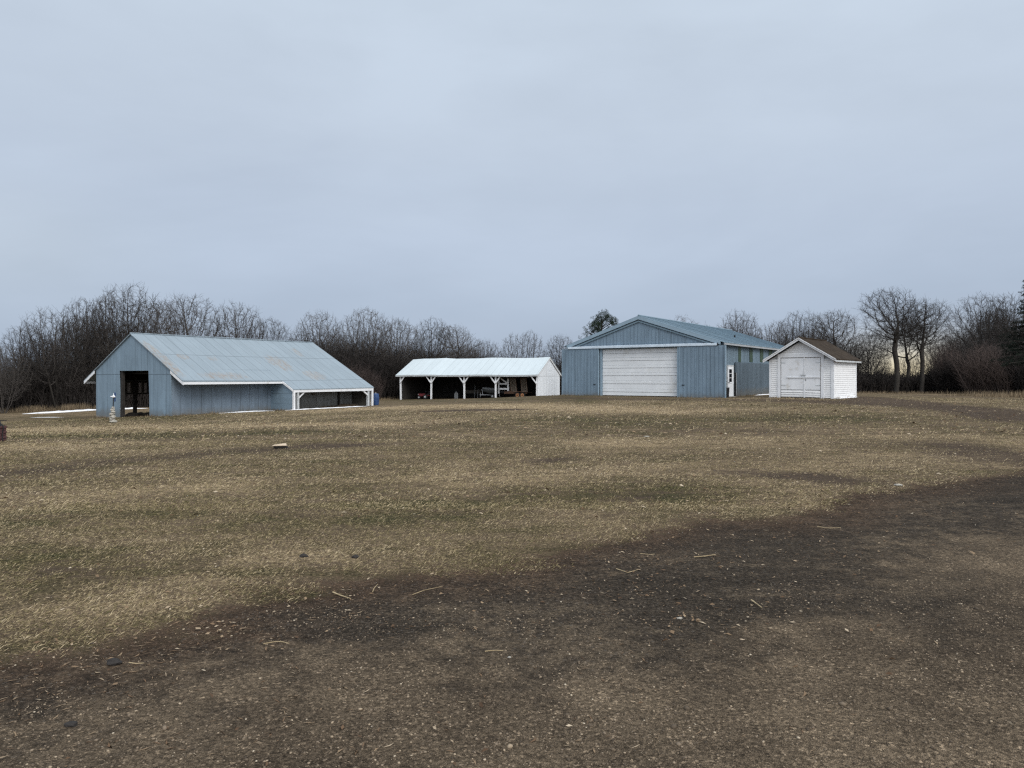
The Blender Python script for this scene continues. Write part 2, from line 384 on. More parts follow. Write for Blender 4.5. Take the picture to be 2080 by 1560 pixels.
# lawn colour
gt = add(mul(tn, .42), mul(c_(n1), 1.1), mul(c_(n2), 1.2), mul(c_(nv), 1.3), .54)
lawn = g.ramp(gt, [(.05, (.072,.066,.032)), (.35, (.122,.096,.054)), (.6, (.195,.147,.092)), (.9, (.38,.288,.178))])
sp = add(mul(n4, .5), mul(n5, .3), mul(n3, .2))
lawn = g.mix(1.0, lawn, g.ramp(sp, [(.36, .16), (.5, .80), (.62, 2.2)]), 'MULTIPLY')
thin = g.step(add(n2, mul(c_(n3), 1.3), mul(c_(nv), .9)), .50, .70)     # bare soil between the plants
lawn = g.mix(mul(thin, .70), lawn, (.085,.062,.045))
dd = g.step(add(dr, mul(c_(n2), .9), mul(c_(n3), .9), mul(c_(n4), .5)), .28, .75)
lawn = g.mix(mul(dd, .85), lawn, g.ramp(n3, [(.35, (.045,.033,.027)), (.65, (.100,.073,.053))]))
# dark wet soil
soil = g.ramp(add(mul(n1, .35), mul(nv, .35), mul(n3, .3)), [(.40, (.036,.029,.022)), (.5, (.060,.048,.036)), (.60, (.130,.101,.070))])
red = g.ramp(add(mul(n2, .5), mul(n3, .5)), [(.40, (.042,.027,.018)), (.60, (.105,.071,.047))])
soil = g.mix(g.step(add(a1, mul(c_(n1), 1.2), mul(c_(n3), .9)), -1.2, .1), soil, red)
soil = g.mix(1.0, soil, g.ramp(add(mul(n4, .6), mul(n5, .4)), [(.36, .30), (.5, .9), (.64, 2.2)]), 'MULTIPLY')
# gravel
vor = g.n('TexVoronoi', {'Vector': v, 'Scale': 70.0}); vor2 = g.n('TexVoronoi', {'Vector': v, 'Scale': 160.0})
gb = g.ramp(add(mul(n1, .5), mul(n2, .5)), [(.38, (.080,.061,.043)), (.5, (.142,.109,.075)), (.62, (.215,.165,.112))])
gb = g.mix(1.0, gb, g.ramp(g.sep(vor.outputs['Color'])[0], [(0, .55), (.6, 1.0), (.93, 1.25), (1, 2.3)]), 'MULTIPLY')
gb = g.mix(1.0, gb, g.ramp(add(mul(n4, .35), mul(g.noise(75, 4, .65), .4), mul(n5, .25)), [(.38, .45), (.5, .95), (.63, 1.7)]), 'MULTIPLY')
colr = g.mix(soil_f, lawn, soil)
grit = g.step(g.sep(vor.outputs['Color'])[1], .95, .98)
colr = g.mix(mul(mul(grit, soil_f), .5), colr, (.16,.14,.12))
colr = g.mix(grav_f, colr, gb)
hgt = add(mul(n2, 1.2), mul(n3, .8), mul(n4, .45), mul(vor2.outputs['Distance'], .4), mul(n5, .25))
ground_mat = g.P(color=colr, rough=.95, spec=.08, normal=g.bump(hgt, .9, .035))
me = np_mesh('ground', np.c_[GX.ravel(), GY.ravel(), GZ.ravel()], F, ground_mat, True,
             {'lawn_edge': ('POINT', np.clip(sd1, -3, 3).ravel()), 'gravel_edge': ('POINT', np.clip(sd2, -3, 3).ravel()),
              'tone': ('POINT', tone.ravel()), 'dirt': ('POINT', dirt.ravel())})
tag(link(bpy.data.objects.new('ground', me)), kind='structure')

# ------------------------------------------------------------------ ground cover: grass, litter, gravel
rs = np.random.RandomState(3)
def scatter(n, y0, y1, pw=1.0, wide=.85, pad=1.5):
    y = y0 + (y1-y0)*rs.rand(n)**pw
    x = (rs.rand(n)*2-1)*(wide*y+pad)
    return x, y
def blades(n, y0, y1, L, W, pw=1.0):
    x, y = scatter(int(n), y0, y1, pw)
    s = sdist(E1, x, y)+epert(x, y)
    cl = np.array([mnoise.noise(Vector((a*1.3, b*1.3, 0)))+.6*mnoise.noise(Vector((a*4, b*4, 5))) for a, b in zip(x, y)])
    keep = (s + cl*.25 + (rs.rand(len(x))-.5)*(.30+.02*y) > .0) & (cl + rs.rand(len(x))*.9 > -.02)
    for Fr, xa, xb, ya, yb in ((FB,-4.1,4.1,-.05,14),(FB,4,6.3,6.7,14),(FG,-3.7,.05,-.05,4.7)):
        dx, dy = x-Fr.o[0], y-Fr.o[1]; lx = Fr.c*dx+Fr.s*dy; ly = -Fr.s*dx+Fr.c*dy
        keep &= ~((lx > xa) & (lx < xb) & (ly > ya) & (ly < yb))
    dt = sum(w*band(p, hw, x, y) for p, hw, w in DIRT)
    keep &= rs.rand(len(x)) > np.clip(dt*1.1, 0, .93)
    x, y, cl = x[keep], y[keep], cl[keep]
    tn_ = sum(w*band(p, hw, x, y) for p, hw, w in TONE)
    big = np.array([mnoise.noise(Vector((a*.35, b*.55, 30)))*1.2+mnoise.noise(Vector((a*1.1, b*2.4, 31)))*.8+mnoise.noise(Vector((a*6, b*6, 32)))*.5 for a, b in zip(x, y)])
    fr = np.where(y < 9, 26., np.where(y < 18, 13., 6.))
    mic = np.array([mnoise.noise(Vector((a*f, b*f*.8, 33)))+.6*mnoise.noise(Vector((a*f*.37, b*f*.5, 34))) for a, b, f in zip(x, y, fr)])
    kk = mic*1.3+rs.rand(len(x))*.9 > .0
    x, y, cl, tn_, big, mic = x[kk], y[kk], cl[kk], tn_[kk], big[kk], mic[kk]
    shade = np.clip(.43+.16*tn_+.15*big+.38*mic+.40*(rs.rand(len(x))-.5), 0, 1)
    m = len(x); a = rs.rand(m)*2*math.pi; l = L*(.5+rs.rand(m)); el = rs.rand(m)**2*.8
    z = HH(x, y)
    p = np.c_[x, y, z-.003]; w = W*(.6+.8*rs.rand(m))
    sx = np.c_[-np.sin(a), np.cos(a), np.zeros(m)]*w[:,None]/2
    mid = p + np.c_[np.cos(a)*np.cos(el), np.sin(a)*np.cos(el), np.sin(el)+.22]*l[:,None]*.55
    tip = p + np.c_[np.cos(a)*np.cos(el), np.sin(a)*np.cos(el), np.sin(el)*.8+.12]*l[:,None]
    V = np.stack([p-sx, p+sx, mid, tip], 1).reshape(-1, 3)
    b = np.arange(m)*4; Fa = np.stack([b, b+1, b+2], -1); Fb = np.stack([b, b+2, b+3], -1)
    V2 = V.copy(); F2 = np.concatenate([Fa, Fb])
    return V2, F2, np.repeat(shade, 4)
parts = [blades(330000, 3.6, 9, .030, .0030), blades(260000, 8.5, 18, .042, .0062), blades(150000, 17, 42, .07, .015, .8)]
V, F = merge([(a, b) for a, b, c in parts]); rnd = np.concatenate([c for a, b, c in parts])
g = G('dead_and_green_grass_blades')
a = g.n('Attribute', attribute_name='rnd').outputs['Fac']
gm = g.P(color=g.ramp(a, [(.0, (.045,.033,.022)), (.16, (.098,.096,.038)), (.32, (.205,.175,.088)), (.46, (.325,.262,.155)), (.66, (.47,.385,.245)), (.9, (.62,.52,.36))]), rough=.85, spec=.1)
tag(link(bpy.data.objects.new('grass', np_mesh('grass', V, F, gm, False, {'rnd': ('POINT', rnd)}))),
    'patchy short dead grass with green tufts covering the lawn', 'grass', kind='stuff')

def leaves(n, y0, y1, L, cond=None, pw=1.0):
    x, y = scatter(int(n), y0, y1, pw); s1, s2 = sdist(E1, x, y), sdist(E2, x, y)
    cl = np.array([mnoise.noise(Vector((a*.5, b*.5, 9)))+.7*mnoise.noise(Vector((a*2, b*2, 4))) for a, b in zip(x, y)])
    keep = cl + rs.rand(len(x))*1.1 - .35*(s2 < 0) > .35
    for Fr, xa, xb, ya, yb in ((FB,-4.1,6.3,-.05,14),(FG,-3.7,.05,-.05,4.7)):
        dx, dy = x-Fr.o[0], y-Fr.o[1]; lx = Fr.c*dx+Fr.s*dy; ly = -Fr.s*dx+Fr.c*dy
        keep &= ~((lx > xa) & (lx < xb) & (ly > ya) & (ly < yb))
    x, y = x[keep], y[keep]; m = len(x); z = HH(x, y)
    a = rs.rand(m)*6.283; l = L*(.4+rs.rand(m)**2*1.6); w = l*(.10+.40*rs.rand(m)**2)
    u = np.c_[np.cos(a), np.sin(a), (rs.rand(m)-.4)*.5]; vv = np.c_[-np.sin(a), np.cos(a), (rs.rand(m)-.5)*.8]
    p = np.c_[x, y, z+.006+rs.rand(m)*.012]
    V = np.stack([p-u*l[:,None]/2, p-vv*w[:,None]/2+np.c_[0*x,0*x,rs.rand(m)*.3*l], p+u*l[:,None]/2, p+vv*w[:,None]/2], 1).reshape(-1, 3)
    b = np.arange(m)*4
    return V, np.concatenate([np.stack([b, b+1, b+2], -1), np.stack([b, b+2, b+3], -1)]), np.repeat(rs.rand(m), 4)
parts = [leaves(4200, 2.4, 9, .024), leaves(5500, 8, 20, .04), leaves(7500, 18, 44, .075)]
def fibres(n, y0, y1, L, W):
    x, y = scatter(n, y0, y1); s1 = sdist(E1, x, y)
    cl = np.array([mnoise.noise(Vector((a*1.1, b*1.6, 59)))+.6*mnoise.noise(Vector((a*5, b*5, 4))) for a, b in zip(x, y)])
    k = (s1 < .5) & (s1 > -3.2) & (rs.rand(len(x)) < np.exp(s1*.8)) & (cl+rs.rand(len(x))*.8 > .30)
    x, y = x[k], y[k]; m = len(x); z = HH(x, y)+.004; a = rs.rand(m)*6.283; l = L*(.4+rs.rand(m)**2*1.6); p = np.c_[x, y, z]
    u = np.c_[np.cos(a), np.sin(a), rs.rand(m)*.15]; v = np.c_[-np.sin(a), np.cos(a), 0*a]*W; bend = np.c_[-np.sin(a), np.cos(a), 0*a]*(l*(rs.rand(m)-.5)*.5)[:,None]
    V = np.stack([p-u*l[:,None]/2-v/2, p-u*l[:,None]/2+v/2, p+bend, p+u*l[:,None]/2], 1).reshape(-1, 3); b = np.arange(m)*4
    return V, np.concatenate([np.stack([b, b+1, b+2], -1), np.stack([b+1, b+3, b+2], -1)]), np.repeat(.25+.6*rs.rand(m)**1.3, 4)
def flakes(spots):
    out = []
    for px_, py_, m, sp_ in spots:
        X0, Y0, _ = at(px_, py_); x = X0+rs.randn(m)*sp_*1.3; y = Y0+rs.randn(m)*sp_; z = HH(x, y)+.008+rs.rand(m)*.01
        a = rs.rand(m)*6.283; l = (.006+.018*rs.rand(m)**2); w = l*(.25+.5*rs.rand(m)); p = np.c_[x, y, z]
        u = np.c_[np.cos(a), np.sin(a), (rs.rand(m)-.4)*.6]*l[:,None]; v = np.c_[-np.sin(a), np.cos(a), (rs.rand(m)-.5)]*w[:,None]
        V = np.stack([p-u, p-v, p+u*.8+v*.3, p+v], 1).reshape(-1, 3); b = np.arange(m)*4
        out.append((V, np.concatenate([np.stack([b, b+1, b+2], -1), np.stack([b, b+2, b+3], -1)]), np.repeat(.3+.6*rs.rand(m), 4)))
    return out
parts += flakes([(440,1272,26,.10),(425,1280,14,.12),(600,1235,22,.22),(640,1245,18,.25),(720,1215,18,.12),(905,1168,16,.2),(1270,1150,26,.22),(1310,1180,20,.2),(1330,1215,26,.22),(1320,1262,16,.07),(1385,1258,10,.04),(1420,1240,22,.25),
    (1560,1222,26,.22),(1640,1262,20,.2),(1480,1130,18,.3),(1700,1180,30,.5),(1640,1110,18,.4),(1760,1150,26,.5),(1880,1130,20,.6),(560,1310,14,.12),(200,1300,16,.2),(330,1255,16,.2),(1340,1290,12,.15),(1470,1082,20,.3),(1100,1240,16,.25)])
parts += [fibres(30000, 3.0, 7, .028, .0026), fibres(20000, 6, 14, .04, .0045)]
V, F = merge([(a, b) for a, b, c in parts]); rnd = np.concatenate([c for a, b, c in parts])
g = G('dry_leaf_and_husk_scraps')
a = g.n('Attribute', attribute_name='rnd').outputs['Fac']
lm = g.P(color=g.ramp(a, [(0, (.07,.045,.03)), (.35, (.14,.09,.055)), (.7, (.27,.20,.13)), (1, (.48,.41,.31))]), rough=.9, spec=.1)
tag(link(bpy.data.objects.new('leaf_litter', np_mesh('leaf_litter', V, F, lm, False, {'rnd': ('POINT', rnd)}))),
    'dry leaf, straw and corn husk scraps strewn over soil and lawn', 'leaf litter', kind='stuff')

def pebbles(n, y0, y1, r, pw=1.0):
    x, y = scatter(int(n), y0, y1, pw, .85, .8); s1, s2 = sdist(E1, x, y), sdist(E2, x, y)
    cl = np.array([mnoise.noise(Vector((a*1.2, b*1.2, 19)))+.6*mnoise.noise(Vector((a*5, b*5, 4))) for a, b in zip(x, y)])
    keep = (s2 < .8) & (cl + rs.rand(len(x))*1.2 > .45+.5*(s2 > 0)) | ((s1 < 0) & (rs.rand(len(x)) < .13))
    x, y = x[keep], y[keep]; m = len(x); z = HH(x, y)
    t = (1+5**.5)/2
    ico = np.array([(-1,t,0),(1,t,0),(-1,-t,0),(1,-t,0),(0,-1,t),(0,1,t),(0,-1,-t),(0,1,-t),(t,0,-1),(t,0,1),(-t,0,-1),(-t,0,1)])/1.9
    fi = np.array([(0,11,5),(0,5,1),(0,1,7),(0,7,10),(0,10,11),(1,5,9),(5,11,4),(11,10,2),(10,7,6),(7,1,8),(3,9,4),(3,4,2),(3,2,6),(3,6,8),(3,8,9),(4,9,5),(2,4,11),(6,2,10),(8,6,7),(9,8,1)])
    rr = r*(.45+rs.rand(m)**4*1.9)
    sc_ = np.stack([.8+.5*rs.rand(m), .6+.4*rs.rand(m), .35+.35*rs.rand(m)], 1)*rr[:,None]
    Vv = ico[None]*(1+.22*(rs.rand(m,12,1)-.5))*sc_[:,None]
    a = rs.rand(m)*6.283; c, s = np.cos(a)[:,None], np.sin(a)[:,None]
    Vr = np.stack([Vv[...,0]*c-Vv[...,1]*s, Vv[...,0]*s+Vv[...,1]*c, Vv[...,2]], -1)
    Vr += np.c_[x, y, z+rr*.12][:,None]
    F = (fi[None]+(np.arange(m)*12)[:,None,None]).reshape(-1, 3)
    return Vr.reshape(-1, 3), F, np.repeat(rs.rand(m), 12)
parts = [pebbles(75000, 2.3, 5.5, .0038), pebbles(14000, 5, 12, .0058), pebbles(500, 2.4, 6, .008)]
V, F = merge([(a, b) for a, b, c in parts]); rnd = np.concatenate([c for a, b, c in parts])
g = G('mixed_gravel_stones')
a = g.n('Attribute', attribute_name='rnd').outputs['Fac']
pm = g.P(color=g.ramp(a, [(0, (.055,.043,.032)), (.5, (.125,.097,.068)), (.86, (.21,.165,.12)), (.97, (.34,.27,.19)), (1, (.46,.40,.31))]), rough=.8, spec=.2)
tag(link(bpy.data.objects.new('gravel', np_mesh('gravel', V, F, pm, True, {'rnd': ('POINT', rnd)}))),
    'loose tan and grey gravel stones on the drive', 'gravel', kind='stuff')

# single bits one can point at
def clod(px, py, r, label, mat='dark', name='dirt_clod', cat='dirt clod', sq=(1.2,.9,.6)):
    x, y, z = at(px, py); r *= .62; o = MB().rock((0,0,0), r, px, 3, sq).build(name, mat, loc=(x, y, z+r*.3)); tag(o, label, cat)
clod(232, 1349, .055, 'black dirt clod on the soil near the left foreground edge')
clod(145, 1474, .035, 'small black dirt clod alone on the gravel at bottom left')
clod(617, 1131, .05, 'dark clod on the lawn above the pale stalk, left of its neighbour')
clod(722, 1133, .045, 'dark clod on the lawn above the pale stalk, right of its neighbour')
clod(1825, 987, .07, 'tan rock at the lawn edge on the right side', 'stone', 'rock', 'rock', (1.4,.9,.4))
clod(1313, 888, .09, 'pale flat rock on the lawn in front of the big grey door', 'stone', 'rock', 'rock', (1.3,.8,.3))
clod(1035, 1336, .014, 'whitish pebble at the edge of the dark soil in the middle', 'stone', 'rock', 'rock')
clod(1380, 1257, .022, 'crumpled pale husk lump on dark soil right of centre', 'stone', 'husk', 'husk', (1.5,.8,.5))
g = G('dry_corn_stalk'); M['straw'] = g.P(color=g.ramp(g.noise(14, 4), [(.35, (.24,.18,.10)), (.65, (.46,.37,.23))]), rough=.8)
def stalk(p, w, label, wob=0):
    pts = []
    for i, (a, b) in enumerate(p):
        x, y, z = at(a, b); pts.append(Vector((x, y, z+.012)))
    o0 = pts[0].copy(); mb = MB()
    w *= .45; mb.tube([q-o0 for q in pts], w, 6, w*.55)
    tag(mb.build('corn_stalk', 'straw', loc=o0), label, 'corn stalk', 'dry corn stalks on the soil')
stalk([(676,1206),(690,1212),(712,1219)], .013, 'thick pale corn stalk at the lawn edge, left of centre')
stalk([(757,1205),(760,1198),(767,1190)], .009, 'short upright-looking straw beside the thick pale stalk')
stalk([(838,1211),(862,1202),(899,1194)], .006, 'long thin straw right of the thick pale stalk')
stalk([(535,1312),(560,1307),(575,1308),(588,1311)], .007, 'wavy straw on the dark soil left of centre')
stalk([(985,1327),(1005,1325),(1022,1326)], .007, 'flat straw in the middle of the dark soil band')
stalk([(1410,1134),(1435,1132),(1453,1129)], .011, 'straight pale stalk on the dark soil right of centre')
stalk([(1252,1158),(1275,1166),(1295,1160)], .008, 'bent straw in the middle of the dark soil')
stalk([(1526,1222),(1536,1229),(1548,1238)], .012, 'short thick stalk piece at the lower edge of the dark soil')
stalk([(262,1350),(275,1352),(292,1351)], .007, 'yellow straw just right of the black clod')
stalk([(1300,1127),(1320,1129),(1330,1128)], .006, 'short straw above the straight pale stalk')
stalk([(1660,1072),(1685,1075),(1708,1074)], .008, 'thin straw on dark soil near the right track')

# ------------------------------------------------------------------ snow strips
def snow(pts, w, label, t=.05, seed=0):
    P = [Vector(p) for p in pts]; out = []
    for a, b in zip(P[:-1], P[1:]):
        k = max(2, int((b-a).length/.35))
        out += [a.lerp(b, i/k) for i in range(k)]
    out.append(P[-1]); n = len(out); V = []; Fq = []
    for i, p in enumerate(out):
        d = (out[min(i+1, n-1)]-out[max(i-1, 0)]).normalized(); s = Vector((-d.y, d.x, 0))
        e = min(1, i/3, (n-1-i)/3)
        ww = w*e*(.55+.9*abs(mnoise.noise(Vector((i*.35, seed, 0))))+.3*mnoise.noise(Vector((i*1.3, seed, 4))))
        for q, zz in ((-1, -.03), (-.7, t*.6), (-.1, t), (.6, t*.7), (1, -.03)):
            x, y = p.x+s.x*q*ww, p.y+s.y*q*ww
            V.append((x, y, h(x, y)+zz*max(e, .15)*(1+.5*mnoise.noise(Vector((i*.9, q*2, seed))))))
    for i in range(n-1):
        for j in range(4):
            a = i*5+j; Fq.append((a, a+1, a+6, a+5))
    me = np_mesh('snow', V, Fq, M['snow'], True); tag(link(bpy.data.objects.new('snow', me)), kind='structure')
gp = lambda px, py: Vector(at(px, py))
snow([gp(45,841),gp(110,838.5),gp(200,833),gp(300,829.5)], .36, '', .12, 1)
snow([gp(60,848),gp(130,847.5)], .16, '', .02, 5)
def fp(F, x, y): a, b = F.w(x, y); return Vector((a, b, 0))
snow([fp(FB,4.5,2.6),fp(FB,4.8,4.5),fp(FB,5.0,6.3)], .38, '', .06, 2)
snow([fp(FB,5.9,6.3),fp(FB,6.5,7.2),fp(FB,6.5,10),fp(FB,6.45,13)], .24, '', .05, 3)
snow([fp(FS,.2,5.5),fp(FS,.25,8.0),fp(FS,.3,11)], .25, '', .05, 7)
snow([fp(FG,.12,-.1),fp(FG,.14,2),fp(FG,.12,4.6)], .16, '', .06, 8)
snow([fp(FG,-3.6,-.12),fp(FG,-2.9,-.1)], .10, '', .04, 9)

# ------------------------------------------------------------------ grey barn (left)
F_ = FB
barn = empty('barn', (*F_.w(0,0), -.62), F_.a, label='long blue-grey metal barn with rust-stained roof and open lean-to at its right end', cat='barn')
ZP = 4.16; SL = .531
rz = lambda x: ZP-SL*abs(x)
zl, zr = -.99, -.72
xl, xr = F_.px_x(243), F_.px_x(302); zt = F_.z(753, (xl+xr)/2, 0)
# gable wall in three sheets around the doorway
mb = MB()
mb.xz([(-4,zl),(xl,-.95),(xl+.03,.6),(xl-.05,zt),(xl-.05,rz(xl-.05)-.02),(-4,rz(-4)-.02)], 0, .04)
mb.xz([(xr+.08,-.66),(4,zr),(4,rz(4)-.02),(xr,rz(xr)-.02),(xr-.02,zt),(xr+.05,.6)], 0, .04)
mb.xz([(xl-.05,zt),(xr-.02,zt),(xr,rz(xr)-.02),(0,ZP-.02),(xl-.05,rz(xl-.05)-.02)], .002, .038)
mb.build('gable_wall', 'barn_front', barn)
MB().box(3.93,4.04,-.03,.0,zr,rz(4)-.05).build('corner_trim', 'barn_front', barn)
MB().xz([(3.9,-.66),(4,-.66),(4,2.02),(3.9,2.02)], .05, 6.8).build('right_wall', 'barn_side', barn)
MB().xz([(3.9,-.9),(4.0,-.9),(4.0,-.66),(3.9,-.66)], .05, 6.8).build('sill_beam', 'dark', barn)
# interior: frame posts, left side with slatted rack, far gable
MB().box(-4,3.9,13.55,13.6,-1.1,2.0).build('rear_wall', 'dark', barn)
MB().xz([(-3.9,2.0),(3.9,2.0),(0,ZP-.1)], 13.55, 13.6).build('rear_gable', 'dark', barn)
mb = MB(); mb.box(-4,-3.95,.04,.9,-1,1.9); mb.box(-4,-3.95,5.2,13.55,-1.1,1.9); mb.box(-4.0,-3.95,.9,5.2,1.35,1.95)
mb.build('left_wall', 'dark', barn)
ya, yb = F_.px_y(243,-3.9), F_.px_y(302,-3.9)
zz0, zz1 = F_.z(801,-3.9,2.4), F_.z(774,-3.9,2.4)
for i in range(9):
    y = ya-.35+(yb-ya+1.0)*i/8
    MB().box(-3.86,-3.82,y-.085,y+.085,zz0,zz1).build('slat', 'wood', barn)
MB().box(-3.9,-3.86,ya-.5,yb+.9,zz1-.1,zz1+.02).build('rail', 'dark', barn)
MB().box(-3.9,-3.86,ya-.5,yb+.9,zz0,zz0+.1).build('rail', 'dark', barn)
yp = F_.px_y(274,-3.3)
MB().box(-3.38,-3.20,yp-.09,yp+.09,-1,2.1).build('post', 'dark', barn)
for y in (.12, 3.6, 7.0, 10.4):
    for x in (-2.2, 2.2): 
        if not (y < 3 and x > 0): MB().box(x-.08,x+.08,y,y+.16,-1.0,rz(x)-.18).build('post', 'dark', barn)
MB().box(xl-.02,xl+.22,.06,.2,-1.0,zt+.1).build('door_jamb', 'dark', barn)
MB().box(xr-.02,xr+.12,.06,.2,-.7,zt+.1).build('door_jamb', 'dark', barn)
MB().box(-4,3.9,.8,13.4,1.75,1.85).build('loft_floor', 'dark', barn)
# roof
E = 5.27; EL = 6.24
t = .05
mb = MB(); y0 = -.10; ys = 6.72; y1 = 13.85
sag = lambda x, y: rz(x)-.03*math.sin(math.pi*min(max(y/13.7, 0), 1))
yy = [y0, 1.5, 3, 5, ys, 9, 11.5, y1]
for a, b in zip(yy[:-1], yy[1:]):
    mb.slab((0,a,sag(0,a)),(E,a,sag(E,a)),(E,b,sag(E,b)),(0,b,sag(0,b)), t)
    if a >= ys-.01: mb.slab((E,a,sag(E,a)),(EL,a,sag(EL,a)),(EL,b,sag(EL,b)),(E,b,sag(E,b)), t)
rf = mb.build('roof', 'barn_roof', barn)
mb = MB()
for a, b in zip(yy[:-1], yy[1:]): mb.slab((-E,a,sag(-E,a)),(-.0,a,sag(0,a)),(-.0,b,sag(0,b)),(-E,b,sag(-E,b)), t)
mb.build('roof', 'barn_roof', barn)
MB().tube([(0,y0,ZP+.02),(0,y1,ZP+.02)], .035, 6).build('ridge_cap', 'barn_roof', barn)
def rake(xa, xb, y, w=.17, mat='white', n='rake_board'):
    MB().xz([(xa,rz(xa)-.06-w),(xb,rz(xb)-.06-w),(xb,rz(xb)-.055),(xa,rz(xa)-.055)], y, y+.04).build(n, mat, barn)
rake(4.06, E, y0); rake(-E, -4.04, y0)
MB().box(E-.05,E-.005,y0+.05,ys-.02,sag(E,0)-.20,sag(E,0)-.06).build('eave_board', 'white', barn)
MB().box(-E+.005,-E+.05,y0+.05,y1,sag(E,0)-.20,sag(E,0)-.06).build('eave_board', 'white', barn)
for y in (1.9, 3.8, 5.6):
    MB().bar((4.0,y,1.15),(E-.12,y,1.25),.045).build('eave_bracket', 'white_old', barn)
# wing wall + lean-to
zL = rz(6.2)-.07
MB().xz([(4.0,-.64),(6.16,-.58),(6.16,rz(6.16)-.06),(4.0,rz(4.0)-.06)], 6.78, 6.83).build('wing_wall', 'barn_wing', barn)
MB().box(4.30,4.36,6.86,13.6,-.7,rz(4.3)-.08).build('back_wall', 'lean_back', barn)
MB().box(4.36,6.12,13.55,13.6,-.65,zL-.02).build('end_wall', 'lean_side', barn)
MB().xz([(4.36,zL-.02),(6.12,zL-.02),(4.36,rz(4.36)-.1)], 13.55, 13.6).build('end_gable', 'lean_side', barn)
MB().box(6.12,6.22,6.74,13.82,zL-.19,zL+.01).build('eave_beam', 'white', barn)
MB().xz([(5.27,rz(5.27)-.2),(6.22,rz(6.22)-.2),(6.22,rz(6.22)-.06),(5.27,rz(5.27)-.06)], 6.66, 6.70).build('rake_board', 'white', barn)
def bpost(x, y, w=.14, mat='white'): return MB().box(x-w/2,x+w/2,y-w/2,y+w/2,F_.g(x,y)-.1,zL-.19).build('post', mat, barn)
bpost(6.16, 6.80, .13); bpost(6.10, 7.15, .14, 'white_old'); bpost(6.16, 13.74, .13); bpost(6.10, 13.38, .16, 'white_old')
MB().bar((6.12,7.2,zL-.55),(6.12,7.65,zL-.2),.07).build('brace', 'white', barn)
MB().bar((6.12,13.35,zL-.5),(6.12,12.9,zL-.2),.09).build('brace', 'white', barn)
yq = F_.px_y(691, 4.6); MB().box(4.42,4.52,yq-.05,yq+.05,-.6,1.7).build('inner_post', 'dark', barn)
yq = F_.px_y(641, 4.6); MB().box(4.38,4.42,yq-.12,yq+.12,.35,1.4).build('vent_board', 'wood', barn)
mb = MB()
for i, (x, y, r) in enumerate(((4.9,9.2,.28),(4.9,10.4,.42),(4.8,11.2,.38),(4.9,12.2,.6),(5.1,12.9,.5),(5.0,8.2,.2))):
    mb.rock((x, y, F_.g(x,y)-.04), r, i+3, 2, (1.0,1.3,.45))
o = mb.build('hay_heap', plain('old_dark_hay', (.075,.058,.042), .95, .5, 12), loc=(*F_.w(0,0), 0)); o.rotation_euler = (0,0,F_.a)
tag(o, 'low dark heap of old hay on the floor of the open lean-to', 'hay')
mb = MB()
for i, (x, y, r) in enumerate(((-2.6,1.5,.34),(-2.9,2.2,.3),(-2.2,2.4,.28))): mb.rock((x,y,F_.g(x,y)+.02), r, i+13, 2, (1.2,1.3,.55))
o = mb.build('dirt_heap', 'dark', loc=(*F_.w(0,0), 0)); o.rotation_euler = (0,0,F_.a)
tag(o, 'small dark heap on the ground inside the barn doorway', 'dirt heap')

# blue barrel behind the lean-to corner
x, y, _ = FB.w(6.2, 14.5)+(0,); 
def barrel(px, py, Y, label):
    X = (px-CX)/FP*Y; z = h(X, Y)
    e = empty('barrel', (X, Y, z), 0, label=label, cat='barrel')
    pr = [(0,.24),(.06,.27),(.28,.30),(.30,.32),(.32,.30),(.58,.30),(.60,.32),(.62,.30),(.84,.27),(.88,.24)]
    mb = MB()
    for (a, ra), (b, rb) in zip(pr[:-1], pr[1:]): mb.tube([(0,0,a*.95),(0,0,b*.95)], ra*.9, 18, rb*.9)
    mb.build('body', 'blue_tarp', e, wz=False, smooth=False)
    MB().tube([(0,0,.836),(0,0,.86)], .215, 18).build('lid', 'blue_tarp', e, wz=False)
    MB().tube([(.03,0,.86),(.03,0,.93)], .05, 10, .02).build('funnel', 'galv', e, wz=False)
barrel(762.5, 815, 51.6, 'dark blue plastic barrel behind the right corner of the grey barn')

# stone cairn with pole
x, y, z = at(229, 859)
ca = empty('stone_cairn', (x, y, z), 0, label='narrow stack of pale stones with a thin ornamented pole before the barn', cat='stone cairn')
for i, (dx, dz, r, s) in enumerate(((.04,.07,.15,(1.2,1,.6)),(-.03,.19,.13,(1.0,1,.6)),(-.12,.26,.07,(.7,.8,1.9)),(.03,.32,.13,(.95,1,.7)),(-.03,.46,.12,(1.0,1,.8)),(.05,.50,.07,(1.1,1,.9)),(.02,.60,.12,(.9,1,.55)),(-.02,.70,.09,(1.1,1,.8)),(.05,.72,.06,(1,1,1)),(.01,.81,.07,(1,1,.9)))):
    MB().rock((dx,0,dz*.95), r, i+2, 2, s).build('stone', 'stone', ca, wz=False)
MB().tube([(.02,0,.82),(.05,0,1.28)], .022, 6).build('pole', 'black', ca, wz=False)
orn = MB().rock((.05,-.02,1.33), .085, 4, 2, (1,.6,.8))
orn.rock((-.06,-.02,1.33), .045, 6, 2, (1,.6,.6)); orn.tube([(.05,0,1.36),(.04,0,1.5)], .035, 6, .006)
orn.build('ornament', 'white', ca, wz=False, smooth=True)
MB().xz([(.07,1.05),(.12,1.1),(.13,1.5),(.08,1.56),(.06,1.3)], .02, .05).build('plume', 'blue_tarp', ca, wz=False)

